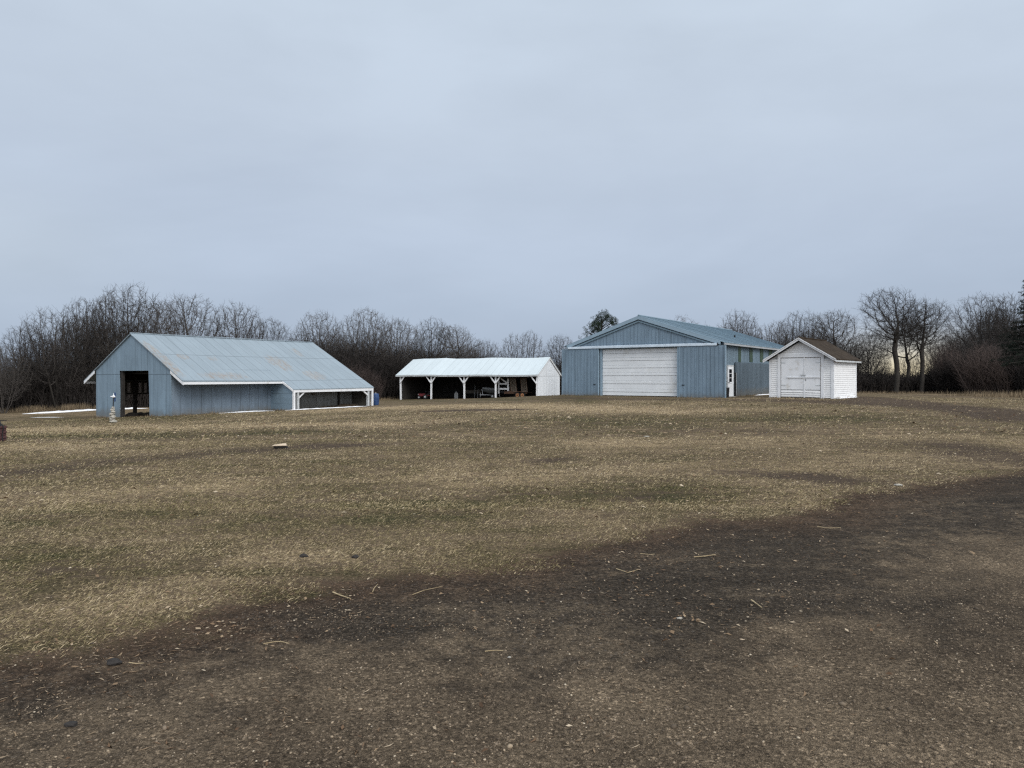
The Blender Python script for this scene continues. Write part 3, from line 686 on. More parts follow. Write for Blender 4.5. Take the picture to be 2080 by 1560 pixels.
# brick pedestal with old pump at the left edge
x, y, z = at(-14, 897)
bp = empty('well_pump', (x, y, z), R(4), label='dark red brick pedestal with an old black iron pump, cut off by the left edge', cat='pump')
mb = MB()
for k in range(6):
    j = .012*(k % 2); mb.box(-.22+j,.22+j,-.2,.2,.01+k*.068,.01+k*.068+.06)
mb.build('brick_base', 'brick', bp, wz=False, bevel=.006)
MB().box(-.21,.21,-.19,.19,0,.42).build('mortar_core', 'dark', bp, wz=False)
MB().tube([(0,0,.42),(0,0,.58)], .19, 12, .15).build('pump_body', 'black', bp, wz=False)
MB().tube([(0,0,.58),(0,0,.7)], .14, 12, .13).build('pump_head', 'black', bp, wz=False)
MB().tube([(0,0,.7),(0,0,.745)], .15, 12, .13).build('cap', 'white_old', bp, wz=False)
MB().tube([(.1,0,.565),(.34,0,.565)], .012, 6).build('handle', 'black', bp, wz=False)
MB().tube([(.17,0,.5),(.25,0,.44),(.27,0,.36),(.25,0,.3),(.235,0,.22),(.24,0,.02)], .014, 6).build('hose', 'black', bp, wz=False)

# timber block on the lawn
x, y, z = at(571, 911)
mb = MB(); mb.hexa([(-.16,-.07,.0),(.19,-.05,0),(.19,.16,.0),(-.14,.13,.0)], [(-.24,-.13,.085),(.21,-.10,.09),(.10,.19,.125),(-.25,.13,.09)])
tb = empty('timber_block', (x, y, z-.01), R(2), label='short cut timber block lying on the lawn, pale top and dark face', cat='timber block')
tb.scale = (.68,.75,.85); mb.build('block', 'dark', tb, wz=False)
MB().hexa([(-.245,-.132,.088),(.212,-.102,.092),(.102,.192,.127),(-.252,.132,.092)], [(-.245,-.132,.10),(.212,-.102,.104),(.102,.192,.14),(-.252,.132,.105)]).build('top_face', 'timber', tb, wz=False)

# ------------------------------------------------------------------ white open pole shed (middle)
F_ = FP_
shed = empty('pole_shed', (*F_.w(0,0), -.9), F_.a, label='long low white-roofed pole shed, open along its front', cat='shed')
L = -16.35; D = 7.2; ZR = 3.69; ZE = 1.80; s_ = (ZR-ZE)/3.95
pr = lambda y: ZR-abs(y-3.6)*s_
wave = lambda x: .045*math.sin(x*.9+1)+.03*math.sin(x*2.3)
xs = np.linspace(L-.55, .18, 13)
mb = MB(); mr = MB()
for a, b in zip(xs[:-1], xs[1:]):
    mb.slab((a,-.35,pr(-.35)+wave(a)*.5),(b,-.35,pr(-.35)+wave(b)*.5),(b,3.6,ZR+wave(b)),(a,3.6,ZR+wave(a)),.05)
    mr.slab((a,3.6,ZR+wave(a)),(b,3.6,ZR+wave(b)),(b,7.55,pr(7.55)),(a,7.55,pr(7.55)),.05)
mb.build('roof', 'pole_roof', shed); mr.build('roof', 'pole_roof', shed)
mb = MB()
for a, b in zip(xs[:-1], xs[1:]):
    za, zb = pr(-.3)+wave(a)*.5-.055, pr(-.3)+wave(b)*.5-.055
    mb.xz([(a,za-.15),(b,zb-.15),(b,zb),(a,za)], -.34, -.30)
mb.build('eave_board', 'white_old', shed)
zg0 = F_.g(0,0)-.03
MB().yz([(0,zg0-.05),(D,F_.g(0,D)-.15),(D,pr(D)-.06),(3.6,ZR-.06),(0,pr(0)-.06)], .0, .06).build('gable_wall', 'pole_wall', shed)
MB().yz([(-.35,pr(-.35)-.2),(3.6,ZR-.2),(3.6,ZR-.04),(-.35,pr(-.35)-.04)], .12, .16).build('rake_board', 'white', shed)
MB().yz([(3.6,ZR-.2),(7.5,pr(7.5)-.2),(7.5,pr(7.5)-.04),(3.6,ZR-.04)], .12, .16).build('rake_board', 'white', shed)
MB().box(L,-.0,D-.05,D,-1.4,pr(D)-.06).build('back_wall', 'dark', shed)  # inner shade of the shed is put into the near-black wall colour
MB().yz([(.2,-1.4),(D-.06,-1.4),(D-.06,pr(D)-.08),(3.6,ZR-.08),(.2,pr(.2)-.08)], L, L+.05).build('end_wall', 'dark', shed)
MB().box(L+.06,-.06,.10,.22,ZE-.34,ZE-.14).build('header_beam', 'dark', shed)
ztb = pr(0)-.1
xp = [F_.px_x(p) for p in (813.5,876.5,943,1007,1090.5)]
for i, x in enumerate(xp):
    zb = F_.g(x,0)-.06; lean = (.06,-.03,.02,0,0)[i]
    w = .16 if i < 4 else .12
    MB().hexa([(x-w/2+lean,-.08,zb),(x+w/2+lean,-.08,zb),(x+w/2+lean,.08,zb),(x-w/2+lean,.08,zb)], [(x-w/2,-.08,ztb),(x+w/2,-.08,ztb),(x+w/2,.08,ztb),(x-w/2,.08,ztb)]).build('post', 'white', shed)
    for sgn in (-1, 1):
        if (i == 0 and sgn < 0) or (i == 4 and sgn > 0): continue
        MB().bar((x+sgn*.02,-.12,ztb-.98),(x+sgn*.66,-.12,ztb-.14),.12,.08,(0,1,0)).build('brace', 'white', shed)
def sp(px, y): return F_.px_x(px, y)
# ---- things inside the pole shed
def inside(name, px, y, label, cat):
    x = sp(px, y); a, b = F_.w(x, y); return empty(name, (a, b, h(a, b)), F_.a, label=label, cat=cat)
e = inside('storage_cabinet', 819, 2.0, 'pale low cabinet with shelves at the far left end of the white shed', 'cabinet')
MB().box(-.35,.45,0,.5,0,.05).build('base', 'white_old', e, wz=False)
MB().box(-.35,.45,0,.5,.42,.50).build('shelf', 'white_old', e, wz=False)
MB().box(-.35,.45,0,.5,.95,1.02).build('shelf', 'white_old', e, wz=False)
MB().box(-.35,.45,.46,.5,.05,1.5).build('back', 'grey_tarp', e, wz=False)
MB().box(-.05,.2,.05,.3,.5,.75).build('door', 'galv', e, wz=False)
e = inside('garden_tractor', 866, 1.3, 'small red garden tractor in shadow behind the second white post', 'tractor')
for sx, r in ((-.75,.20),(.05,.27)):
    for yy_ in (-.3,.3):
        w_ = MB().disc((sx,yy_,r),(0,1,0),r,.16,14).build('wheel', 'rubber', e, wz=False)
        MB().disc((sx,yy_-.09 if yy_ < 0 else yy_+.09,r),(0,1,0),r*.45,.03,12).build('rim', 'white_old', w_, wz=False)
MB().box(-.95,-.15,-.2,.2,.3,.62).build('hood', 'red', e, wz=False, bevel=.05)
MB().box(-.2,.55,-.34,.34,.38,.46).build('fender', 'red', e, wz=False, bevel=.03)
MB().box(.1,.4,-.18,.18,.46,.62).build('seat', 'black', e, wz=False, bevel=.04)
MB().box(.36,.44,-.18,.18,.58,.92).build('seat_back', 'black', e, wz=False, bevel=.03)
MB().tube([(-.2,0,.6),(-.05,0,.85)], .02, 6).build('steering_column', 'black', e, wz=False)
MB().disc((-.05,0,.86),(.5,0,.85),.15,.02).build('steering_wheel', 'black', e, wz=False)
MB().box(-.98,-.93,-.16,-.05,.45,.58).build('headlight', 'white', e, wz=False)
MB().box(-.98,-.93,.05,.16,.45,.58).build('headlight', 'white', e, wz=False)
e = inside('picket_panel', 926.5, 1.0, 'small grey pointed board panel standing left of the third white post', 'panel')
mb = MB()
mb.xz([(-.22,0),(.22,0),(.22,.55),(0,.82),(-.22,.55)], 0, .05)
mb.build('board', 'grey_tarp', e, wz=False); MB().box(-.02,.02,-.02,0,.02,.7).build('batten', 'wood', e, wz=False)
e = inside('board_stack', 958, 3.0, 'low stack of dark boards behind the third white post', 'boards')
for k in range(4): MB().box(-1.1+.1*k,1.2-.07*k,0,.6,.55+.09*k,.62+.09*k).build('board', 'wood', e, wz=False)
for xx in (-.8,.8): MB().box(xx-.05,xx+.05,0,.5,0,.55).build('leg', 'dark', e, wz=False)
for px_, yy_, hh, lb in ((964,2.2,1.55,'thin grey pole leaning inside the shed left of the boat, taller one'),(970,2.0,.95,'thin grey pole standing inside the shed left of the boat, shorter one')):
    x = sp(px_, yy_); a, b = F_.w(x, yy_)
    tag(MB().tube([(0,0,0),(.05,.1,hh)], .03, 6).build('pole', 'grey_tarp', loc=(a, b, h(a,b))), lb, 'pole')
# boat on its trailer
e = inside('boat_trailer', 990, 1.3, 'galvanised boat trailer with winch post and jack under the covered boat', 'boat trailer')
MB().bar((-1.3,0,.42),(1.6,0,.42),.08).build('frame', 'galv', e, wz=False)
MB().bar((1.2,-.55,.42),(1.2,.55,.42),.07).build('axle', 'galv', e, wz=False)
for yy_ in (-.6,.6):
    w_ = MB().disc((1.2,yy_,.28),(0,1,0),.28,.16,16).build('wheel', 'rubber', e, wz=False)
    MB().disc((1.2,yy_*1.14,.28),(0,1,0),.14,.03,12).build('rim', 'galv', w_, wz=False)
MB().bar((-.75,0,.42),(-.95,0,1.15),.07).build('winch_post', 'galv', e, wz=False)
MB().tube([(-1.2,0,.15),(-1.2,0,.68)], .035, 8).build('jack', 'galv', e, wz=False)
MB().disc((-1.2,0,.11),(0,1,0),.11,.06,10).build('jack_wheel', 'rubber', e, wz=False)
a, b = F_.w(sp(990,1.3), 1.3)
e.scale = (.70,.85,.85)
bt = empty('boat', (a, b, h(a,b)+.5), F_.a, label='small grey boat under a canvas cover on the trailer in the white shed', cat='boat')
bt.scale = (.62,.8,.8)
V = []; Fq = []; st = [(-.95,.03,.66,.05),(-.6,.35,.60,.24),(-.1,.6,.45,.36),(.6,.75,.35,.44),(1.4,.78,.28,.46),(2.2,.72,.24,.44)]
def ring(x, top, keel, hw): return [(x,-hw,top*.72+.2),(x,-hw*.75,(keel*.55)),(x,0,keel*.5-.06),(x,hw*.75,keel*.55),(x,hw,top*.72+.2)]
for x, hw2, keel, hw in st: V += ring(x, .55+.12*(x < 0), keel if x < 0 else .12, hw*1.7)
for i in range(len(st)-1):
    for j in range(4): k = i*5+j; Fq.append((k, k+1, k+6, k+5))
Fq.append((25,26,27,28)); 
mb = MB(); mb.v = V; mb.f = Fq; mb.build('hull', 'hull_dark', bt, wz=False, smooth=True)
V = []; Fq = []
for x, hw2, keel, hw in st:
    tz = (.55+.12*(x < 0))*.72+.21
    V += [(x,-hw*1.75,tz-.05),(x,-hw*1.1,tz+.06),(x,0,tz+.18),(x,hw*1.1,tz+.06),(x,hw*1.75,tz-.05)]
for i in range(len(st)-1):
    for j in range(4): k = i*5+j; Fq.append((k, k+1, k+6, k+5))
mb = MB(); mb.v = V; mb.f = Fq; mb.build('cover', 'grey_tarp', bt, wz=False, smooth=True)
# white timber frame
e = inside('gate_frame', 1020, 1.15, 'tall white timber frame with cross pieces standing behind the flat trailer', 'timber frame')
x0, x1 = sp(1008,1.15)-sp(1020,1.15), sp(1033.5,1.15)-sp(1020,1.15)
H0 = 2.3
for a_, b_, w_ in (((x0+.3,0,.45),(x0+.3,0,H0),.14),((x1-.08,0,.45),(x1-.08,0,H0-.2),.20),((x0-.1,0,H0-.07),(x1,0,H0-.07),.15),((x0+.2,0,1.52),(x1,0,1.52),.15),
                   ((x0+.3,0,.98),(x1,0,.98),.18),((x0-.05,0,H0-.2),(x0+.35,0,1.5),.12),((x0+.55,0,H0-.2),(x1-.2,0,1.62),.15)):
    MB().bar(a_, b_, w_, .07, (0,1,0)).build('beam', 'white', e, wz=False)
# flat trailer with ramps
x0 = sp(1040, 1.0); 
e = inside('flat_trailer', 1040, 1.0, 'rusty flat trailer with two upright ladder ramps in the right bay of the white shed', 'trailer')
X0, X1 = sp(1006,1)-x0, sp(1072,1)-x0
MB().box(X0+1.1,X1-.1,-.1,1.6,.50,.58).build('deck', 'rust', e, wz=False)
MB().box(X0+1.1,X1-.1,-.16,-.10,.42,.66).build('side_rail', 'rust', e, wz=False)
MB().bar((X0+1.2,.0,.5),(X0,.7,.5),.10).build('tongue', 'black', e, wz=False)
MB().bar((X0+1.2,1.4,.5),(X0,.7,.5),.10).build('tongue', 'black', e, wz=False)
MB().tube([(X0+.2,.7,.1),(X0+.2,.7,.85)], .04, 8).build('jack', 'white_old', e, wz=False)
MB().box(X0+.15,X0+1.1,.3,1.1,.5,.68).build('toolbox', 'black', e, wz=False, bevel=.04)
for p_ in (1053.5, 1063.5):
    xx = sp(p_,1)-x0
    for yy_ in (-.28, 1.75):
        w_ = MB().disc((xx,yy_,.30),(0,1,0),.30,.18,18).build('wheel', 'rubber', e, wz=False)
        MB().disc((xx,yy_+(-.1 if yy_ < 0 else .1),.30),(0,1,0),.19,.03,14).build('rim', 'orange_rim', w_, wz=False)
        MB().disc((xx,yy_+(-.12 if yy_ < 0 else .12),.30),(0,1,0),.06,.04,10).build('hub', 'black', w_, wz=False)
MB().box(sp(1048,1)-x0,sp(1069,1)-x0,-.42,-.2,.62,.68).build('fender', 'rust', e, wz=False)
for pa, pb in ((1037.5,1048),(1059,1069.5)):
    xa, xb = sp(pa,1)-x0, sp(pb,1)-x0
    rp = MB(); rp.bar((xa,.1,.62),(xa-.12,.0,2.32),.06); rp.bar((xb+.08,.1,.62),(xb-.06,.0,2.32),.06)
    r_ = rp.build('ramp', 'rust', e, wz=False)
    q = MB()
    for k in range(17):
        f = k/16; z_ = .68+1.6*f; q.bar((xa-.12*f,.08-.1*f,z_),(xb+.08-.14*f,.08-.1*f,z_),.035)
    q.build('rungs', 'rung_grey', r_, wz=False)
MB().box(-.5,0,-.1,.1,.6,.75).build('chock_box', 'rust', e, wz=False)

# ------------------------------------------------------------------ blue machine shop
F_ = FS
shop = empty('machine_shop', (*F_.w(-6,0), .25), F_.a, label='large blue steel workshop with wide white overhead door and low gable roof', cat='workshop')
# local x is measured from the corner; shift so the empty may stand mid-front
OX = -6.0
def sx(px, y=0): return F_.px_x(px, y)-OX
def sz(py, x, y): return F_.z(py, x+OX, y)
def sy(px, x): return F_.px_y(px, x+OX)
xL, xR = sx(1156), sx(1461); xm = (xL+xR)/2
zB = .14; ZRg = 5.70; ze = sz(692.5, xR, 0); sl = (ZRg-ze)/(xR-xm)
gz = lambda x: ZRg-sl*abs(x-xm)
dl, dr_ = sx(1219), sx(1377); zd = sz(705, dr_, 0); zh = sz(699, dl, 0)
zh = 3.62
mb = MB()
mb.xz([(xL,zB),(dl+.15,zB),(dl+.15,gz(xL)),(xL,gz(xL)-.03)], 0, .08)
mb.xz([(dr_,zB),(xR,zB),(xR,gz(xR)-.03),(dr_,gz(xR)-.03)], 0, .08)
mb.xz([(dl+.15,zd+.0),(dr_,zd),(dr_,gz(xR)-.03),(dl+.15,gz(xR)-.03)], .002, .078)
mb.build('front_wall', 'shop', shop)
MB().xz([(xL,gz(xL)-.03),(xR,gz(xR)-.03),(xm,ZRg-.03)], -.01, .07).build('gable', 'shop', shop)
def ribs_xz(x0, x1, pitch, zf0, zf1, y, name='ribs', mat='shop', d=.03, w=.035, parent=None, step2=None):
    mb = MB(); x = x0+.05; k = 0
    while x < x1-.03:
        a, b = zf0(x), zf1(x)
        if b-a > .05: mb.box(x-w/2, x+w/2, y-d, y, a, b)
        x += pitch; k += 1
    return mb.build(name, mat, parent or shop)
ribs_xz(xL+.2, xR-.1, .262, lambda x: 3.74, lambda x: gz(x)-.08, -.01)
# overhead door with panel ribs
dx0, dx1 = sx(1223), sx(1376.5); zd0, zd1 = F_.g(dx0+OX,0)+.03, zd-.02
od = MB().box(dx0,dx1,.12,.17,zd0,zd1).build('overhead_door', 'door_white', shop)
mb = MB()
zt0 = zd1
pys = [510,545,600,640,697,731,795,828,893,930,997,1030]
bounds = [zd1]+[zd1-(p-490)/590*(zd1-zd0) for p in (548,603,641,699,733,794,829,895,931,997,1034)]+[zd0]
for i, (a, b) in enumerate(zip(bounds[:-1], bounds[1:])):
    o_ = .030 if i % 2 == 0 else .012
    mb.hexa([(dx0,.12-o_,b+.012),(dx1,.12-o_,b+.012),(dx1,.118,b),(dx0,.118,b)], [(dx0,.12-o_,a-.022),(dx1,.12-o_,a-.022),(dx1,.118,a-.002),(dx0,.118,a-.002)])
mb.build('panels', 'door_white', od)
mb = MB()
for b in bounds[1:-1]: mb.box(dx0,dx1,.104,.116,b-.012,b+.010)
mb.build('panel_seams', 'galv', od)
MB().box(dl,dx0-.01,-.02,.17,.18,zd).build('door_jamb', 'trim', shop)
MB().box(dx1+.01,dx1+.16,-.14,.0,.2,zh).build('door_jamb', 'trim', shop)
MB().box(dl,dx1,-.03,-.003,zd+.0,zh+.02).build('header', 'shop', shop)
ribs_xz(dl+.1, dx1, .25, lambda x: zd+.01, lambda x: zh, -.03, 'header_ribs', d=.02)
MB().box(dl,dx1,-.06,.12,zd-.035,zd-.002).build('header_trim', 'shop_roof', shop)
# sliding doors, hung proud of the wall and pushed out to both sides
sL0, sL1 = sx(1142,-.2), sx(1215,-.2); sR0, sR1 = sx(1380,-.2), sx(1473.5,-.2)
for (a, b, pj, px_h) in ((sL0,sL1,.262,1208),(sR0,sR1,.262,1388)):
    zg = F_.g((a+b)/2+OX,-.2)
    d_ = MB().box(a,b,-.20,-.13,zg+.0,zh-.03).build('sliding_door', 'shop', shop)
    ribs_xz(a,b,pj,lambda x: zg+.01,lambda x: zh-.04,-.20,'ribs',d=.028,w=.03,parent=d_)
    for ee in (a, b): MB().box(ee-.03,ee+.03,-.215,-.125,zg+.005,zh-.028).build('edge_trim', 'trim', d_)
    hx = sx(px_h,-.2); MB().box(hx-.09,hx+.09,-.25,-.23,1.03,1.08).build('handle', 'black', d_)
tx0, tx1 = sx(1154,-.2), sx(1458,-.2)
MB().hexa([(tx0,-.26,zh-.03),(tx1,-.26,zh-.03),(tx1,-.0,zh-.03),(tx0,-.0,zh-.03)], [(tx0,-.24,zh+.10),(tx1,-.24,zh+.10),(tx1,-.0,zh+.16),(tx0,-.0,zh+.16)]).build('door_track', 'track', shop)
MB().box(tx1-.02,tx1+.01,-.27,0,zh-.06,zh+.14).build('track_end', 'black', shop)
# rake trim
for s in (-1, 1):
    xe = xR+.12 if s > 0 else xL-.12
    pts = [(xm,ZRg-.20),(xe,gz(xe)-.20),(xe,gz(xe)+.02),(xm,ZRg+.02)]
    if s < 0: pts = [pts[1],pts[0],pts[3],pts[2]]
    MB().xz(pts, -.16, -.11).build('rake_board', 'trim', shop)
    pts = [(a, b-.17) for a, b in pts]; pts = [pts[0],pts[1],(pts[2][0],pts[2][1]-.12),(pts[3][0],pts[3][1]-.12)]
    MB().xz(pts, -.10, -.03).build('rake_lip', 'shop_roof', shop)
LEN = 19.0
# side walls
zs = lambda y: ze-.05
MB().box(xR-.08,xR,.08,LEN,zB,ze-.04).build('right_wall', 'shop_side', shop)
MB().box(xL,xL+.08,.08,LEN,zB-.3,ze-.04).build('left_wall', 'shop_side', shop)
mb = MB(); mb.box(xL,xR,LEN,LEN+.08,zB-.3,ze-.04); mb.xz([(xL,ze-.04),(xR,ze-.04),(xm,ZRg-.05)], LEN, LEN+.08); mb.build('rear_wall', 'shop', shop)
mb = MB(); y = .4
while y < LEN: mb.box(xR,xR+.02,y-.015,y+.015,zB,ze-.06); y += .3
mb.build('ribs', 'shop_side', shop)
for pa, pb in ((1499,1504.5),(1522,1528),(1543.5,1549.5),(1561,1568),(1580,1586)):
    ya, yb = sy(pa,xR), sy(pb,xR)
    MB().box(xR+.022,xR+.03,ya,yb,sz(738,xR,ya)+.1,ze-.22).build('fibreglass_strip', 'translucent', shop)
ya, yb = sy(1494,xR+.1), sy(1572,xR+.1)
zt_ = sz(735.5, xR+.1, ya)
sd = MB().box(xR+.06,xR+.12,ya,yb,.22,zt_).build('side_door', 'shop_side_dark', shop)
mb = MB(); y = ya+.15
while y < yb: mb.box(xR+.12,xR+.135,y-.015,y+.015,.23,zt_-.02); y += .3
mb.build('ribs', 'shop_side_dark', sd)
MB().box(xR+.02,xR+.14,ya-.06,ya-.01,.2,sz(757,xR,ya)).build('gap_post', 'black', shop)
MB().box(xR+.12,xR+.15,ya+.02,ya+.07,.25,sz(757,xR,ya)).build('edge_strip', 'galv', shop)
# walk door
ya, yb = sy(1477.5,xR+.04), sy(1488.5,xR+.04)
z0_, z1_ = .30, sz(743.5,xR,ya)
wd = MB().box(xR+.0,xR+.07,ya,yb,z0_,z1_).build('door', 'white', shop)
wy0, wy1 = ya+(yb-ya)*.24, ya+(yb-ya)*.72; wz0, wz1 = z0_+(z1_-z0_)*.47, z0_+(z1_-z0_)*.90
for k in range(3):
    a = wz0+(wz1-wz0)*k/3+.02; b = wz0+(wz1-wz0)*(k+1)/3-.02
    MB().box(xR+.072,xR+.078,wy0,wy1,a,b).build('window_pane', 'glass', wd)
mb = MB(); mb.box(xR+.07,xR+.09,wy0-.04,wy1+.04,wz0-.06,wz0-.0); mb.box(xR+.07,xR+.09,wy0-.04,wy1+.04,wz1,wz1+.05)
mb.build('window_frame', 'white', wd)
MB().tube([(xR+.08,ya+.13,1.22),(xR+.13,ya+.13,1.22)], .035, 8).build('door_knob', 'black', wd)
mb = MB(); mb.box(xR+.0,xR+.09,ya-.08,ya-.005,z0_,z1_+.07); mb.box(xR+.0,xR+.09,yb+.005,yb+.07,z0_,z1_+.07); mb.box(xR,xR+.09,ya,yb,z1_+.005,z1_+.07)
mb.build('door_frame', 'white_old', shop)
MB().box(xR-.0,xR+.5,ya-.1,yb+.1,.2,.29).build('door_step', 'stone', shop)
# roof
OV = .35; xe = xR+OV; xw = xL-OV
ysegs = [-.14, 4, 8, 12, 16, LEN+.2]
for s, xx in ((1, xe), (-1, xw)):
    mb = MB(); mb.slab((xm,ysegs[0],gz(xm)+.05),(xx,ysegs[0],gz(xx)+.05),(xx,ysegs[-1],gz(xx)+.05),(xm,ysegs[-1],gz(xm)+.05),.05)
    r_ = mb.build('roof', 'shop_roof', shop)
    mb = MB(); y = .3
    while y < LEN:
        mb.slab((xm,y,gz(xm)+.075),(xx,y,gz(xx)+.075),(xx,y+.035,gz(xx)+.075),(xm,y+.035,gz(xm)+.075),.027); y += .6
    mb.build('roof_ribs', 'shop_roof', r_)
MB().tube([(xm,-.14,ZRg+.07),(xm,LEN+.2,ZRg+.07)], .06, 6).build('ridge_cap', 'shop_roof', shop)
MB().box(xe-.06,xe-.01,0,LEN+.2,gz(xe)-.12,gz(xe)-.003).build('gutter', 'galv', shop)
MB().box(xR+.02,xe-.07,.1,LEN,gz(xe)-.10,gz(xe)-.06).build('soffit', 'trim', shop)
v_ = MB().tube([(xm+3.6,9.0,gz(xm+3.6)+.0),(xm+3.6,9.0,gz(xm+3.6)+.22)], .07, 8).build('roof_vent', 'black', shop)
# shift: parts of the shop are modelled from the empty at mid-front (x already shifted)
# dark pail / meter by the walk door
x_, y_ = F_.w(xR+OX+.32, .35); e = empty('trash_bin', (x_, y_, h(x_, y_)), 0, label='small dark bin squeezed between the blue workshop corner and its white walk door', cat='bin')
MB().tube([(0,0,0),(0,0,.62)], .17, 14, .21).build('body', 'black', e, wz=False)
MB().tube([(0,0,.62),(0,0,.68)], .22, 14, .16).build('lid', 'grey_tarp', e, wz=False)
MB().box(xR+.01,xR+.12,.25,.55,.95,1.9).build('meter_box', 'shop_side_dark', shop)

# ------------------------------------------------------------------ small white garage (right)
F_ = FG
gar = empty('garage', (*F_.w(0,0), .33), F_.a, label='small white clapboard garage with double doors and brown shingle roof', cat='garage')
W_ = -3.6; D = 4.5; xm = W_/2; zb = .33; zw = 2.62; ZR = 3.80; sl = .61
rg = lambda x: ZR-sl*abs(x-xm)
MB().box(W_+.03,-.03,.03,D-.03,zb+.05,zw).build('core_wall', 'white_old', gar)
MB().xz([(W_+.03,zw),(-.03,zw),(xm,rg(xm)-.12)], .03, D-.03).build('core_gable', 'white_old', gar)
MB().box(W_-.02,.02,-.02,D+.02,zb-.2,zb+.06).build('foundation', 'wood', gar)
def clap_front(x0, x1, z0, z1, fn0=None, fn1=None):
    mb = MB(); z = z0; p = .118
    while z < z1-.01:
        zt_ = min(z+p, z1); a0, a1 = (fn0(z), fn1(z)) if fn0 else (x0, x1); b0, b1 = (fn0(zt_), fn1(zt_)) if fn0 else (x0, x1)
        if a1-a0 > .04: mb.hexa([(a0,-.024,z),(a1,-.024,z),(a1,.03,z),(a0,.03,z)], [(b0,-.004,zt_),(b1,-.004,zt_),(b1,.03,zt_),(b0,.03,zt_)])
        z += p
    return mb
d0, d1 = F_.px_x(1580), F_.px_x(1674)
f0, f1 = F_.px_x(1586.5), F_.px_x(1667.5)
zdt = F_.z(727.5, f0, 0); ztr = F_.z(719, (d0+d1)/2, 0)
clap_front(W_+.11, d0, zb+.06, zw-.0).build('front_siding', 'clap', gar)
clap_front(d1, -.11, zb+.06, zw-.0).build('front_siding', 'clap', gar)
clap_front(0, 0, max(ztr, zw), ZR-.25, lambda z: xm-(ZR-.16-z)/sl, lambda z: xm+(ZR-.16-z)/sl).build('gable_siding', 'clap', gar)
mb = MB(); z = zb+.06
while z < zw+.01:
    zt_ = min(z+.118, zw+.02)
    mb.hexa([(-.03,.02,z),(.024,.02,z),(.024,D-.02,z),(-.03,D-.02,z)], [(-.03,.02,zt_),(.004,.02,zt_),(.004,D-.02,zt_),(-.03,D-.02,zt_)]); z += .118
mb.build('side_siding', 'clap', gar)
for x in (W_-.01, -.10): MB().box(x,x+.11,-.045,-.0,zb,zw-.02).build('corner_board', 'white', gar)
MB().box(.0,.045,-.045,.07,zb,zw+.02).build('corner_board', 'white', gar)
MB().box(.0,.045,D-.07,D+.03,zb,zw+.02).build('corner_board', 'white', gar)
# door surround and two unequal leaves
mb = MB(); mb.box(d0,f0,-.05,-.0,zb,ztr); mb.box(f1,d1,-.05,-.0,zb,ztr); mb.box(f0,f1,-.05,.0,zdt+.02,ztr); mb.build('door_frame', 'white', gar)
fm = F_.px_x(1633.5); zk = F_.z(792, fm, 0); zdb = zb+.10
for nm, (a, b) in (('l', (f0+.015, fm-.02)), ('r', (fm+.055, f1-.015))):
    d_ = MB().box(a,b,-.035,.01,zk,zdt-(.0 if nm == 'l' else -.0)).build('door', 'white', gar)
    bt_ = MB(); 
    for k in range(3): bt_.hexa([(a,-.04-.008*k,zdb+.13*k),(b,-.04-.008*k,zdb+.13*k+(.0 if nm == 'l' else -.02)),(b,.01,zdb+.13*k),(a,.01,zdb+.13*k)], [(a,-.03,zdb+.13*k+.115),(b,-.03,zdb+.13*k+.115),(b,.01,zdb+.13*k+.115),(a,.01,zdb+.13*k+.115)])
    bt_.build('bottom_boards', 'clap', d_)
    mb = MB(); mb.box(a,b,-.042,-.036,zk+.0,zk+.012); mb.build('seam', 'wood', d_)
MB().box(fm-.015,fm+.05,-.055,-.0,zdb-.05,zdt+.02).build('centre_post', 'white', gar)
MB().box(f0-.01,f1+.01,-.054,-.049,zdt+.0,zdt+.028).build('door_shadow_strip', 'wood', gar)  # thin dark strips stand in for the shadow around the door leaves
for gx_ in (f0-.005, f1-.012): MB().box(gx_,gx_+.02,-.053,-.047,zdb,zdt).build('door_shadow_strip', 'wood', gar)
for zz_ in (zk+.25, zdt-.3):
    for a_, b_ in ((f0+.02,f0+.28),(f1-.28,f1-.02)): MB().box(a_,b_,-.047,-.036,zz_,zz_+.045).build('strap_hinge', 'white_old', gar)
za = F_.z(766.5, fm, 0)
MB().box(f0+.35,fm-.03,-.075,-.037,za-.03,za+.02).build('door_bar', 'white', gar)
MB().box(fm+.06,f1-.02,-.075,-.037,za-.02,za+.05).build('door_bar', 'white', gar)
MB().box(fm-.2,fm+.12,-.085,-.077,za+.10,za+.15).build('latch', 'galv', gar)
MB().box(fm+.07,fm+.13,-.05,-.037,za-.2,za-.09).build('latch', 'galv', gar)
for s, xe in ((-1, W_-.27), (1, .25)):
    mb = MB(); mb.slab((xm,-.30,rg(xm)+.05),(xe,-.30,rg(xe)+.05),(xe,D+.3,rg(xe)+.05),(xm,D+.3,rg(xm)+.05),.07); mb.build('roof', 'shingle', gar)
    pts = [(xm,rg(xm)-.11),(xe,rg(xe)-.11),(xe,rg(xe)+.0),(xm,rg(xm)+.0)]
    MB().xz(pts, -.36, -.315).build('rake_board', 'white', gar)
    MB().xz([(a, b+(.05 if i > 1 else .11)) for i, (a, b) in enumerate(pts)], -.40, -.365).build('rake_trim', 'white', gar)
MB().box(.21,.25,-.28,D+.28,rg(.25)-.12,rg(.25)-.025).build('eave_board', 'white_old', gar)
MB().tube([(xm,-.34,ZR+.06),(xm,D+.3,ZR+.06)], .05, 6).build('ridge_cap', 'shingle', gar)

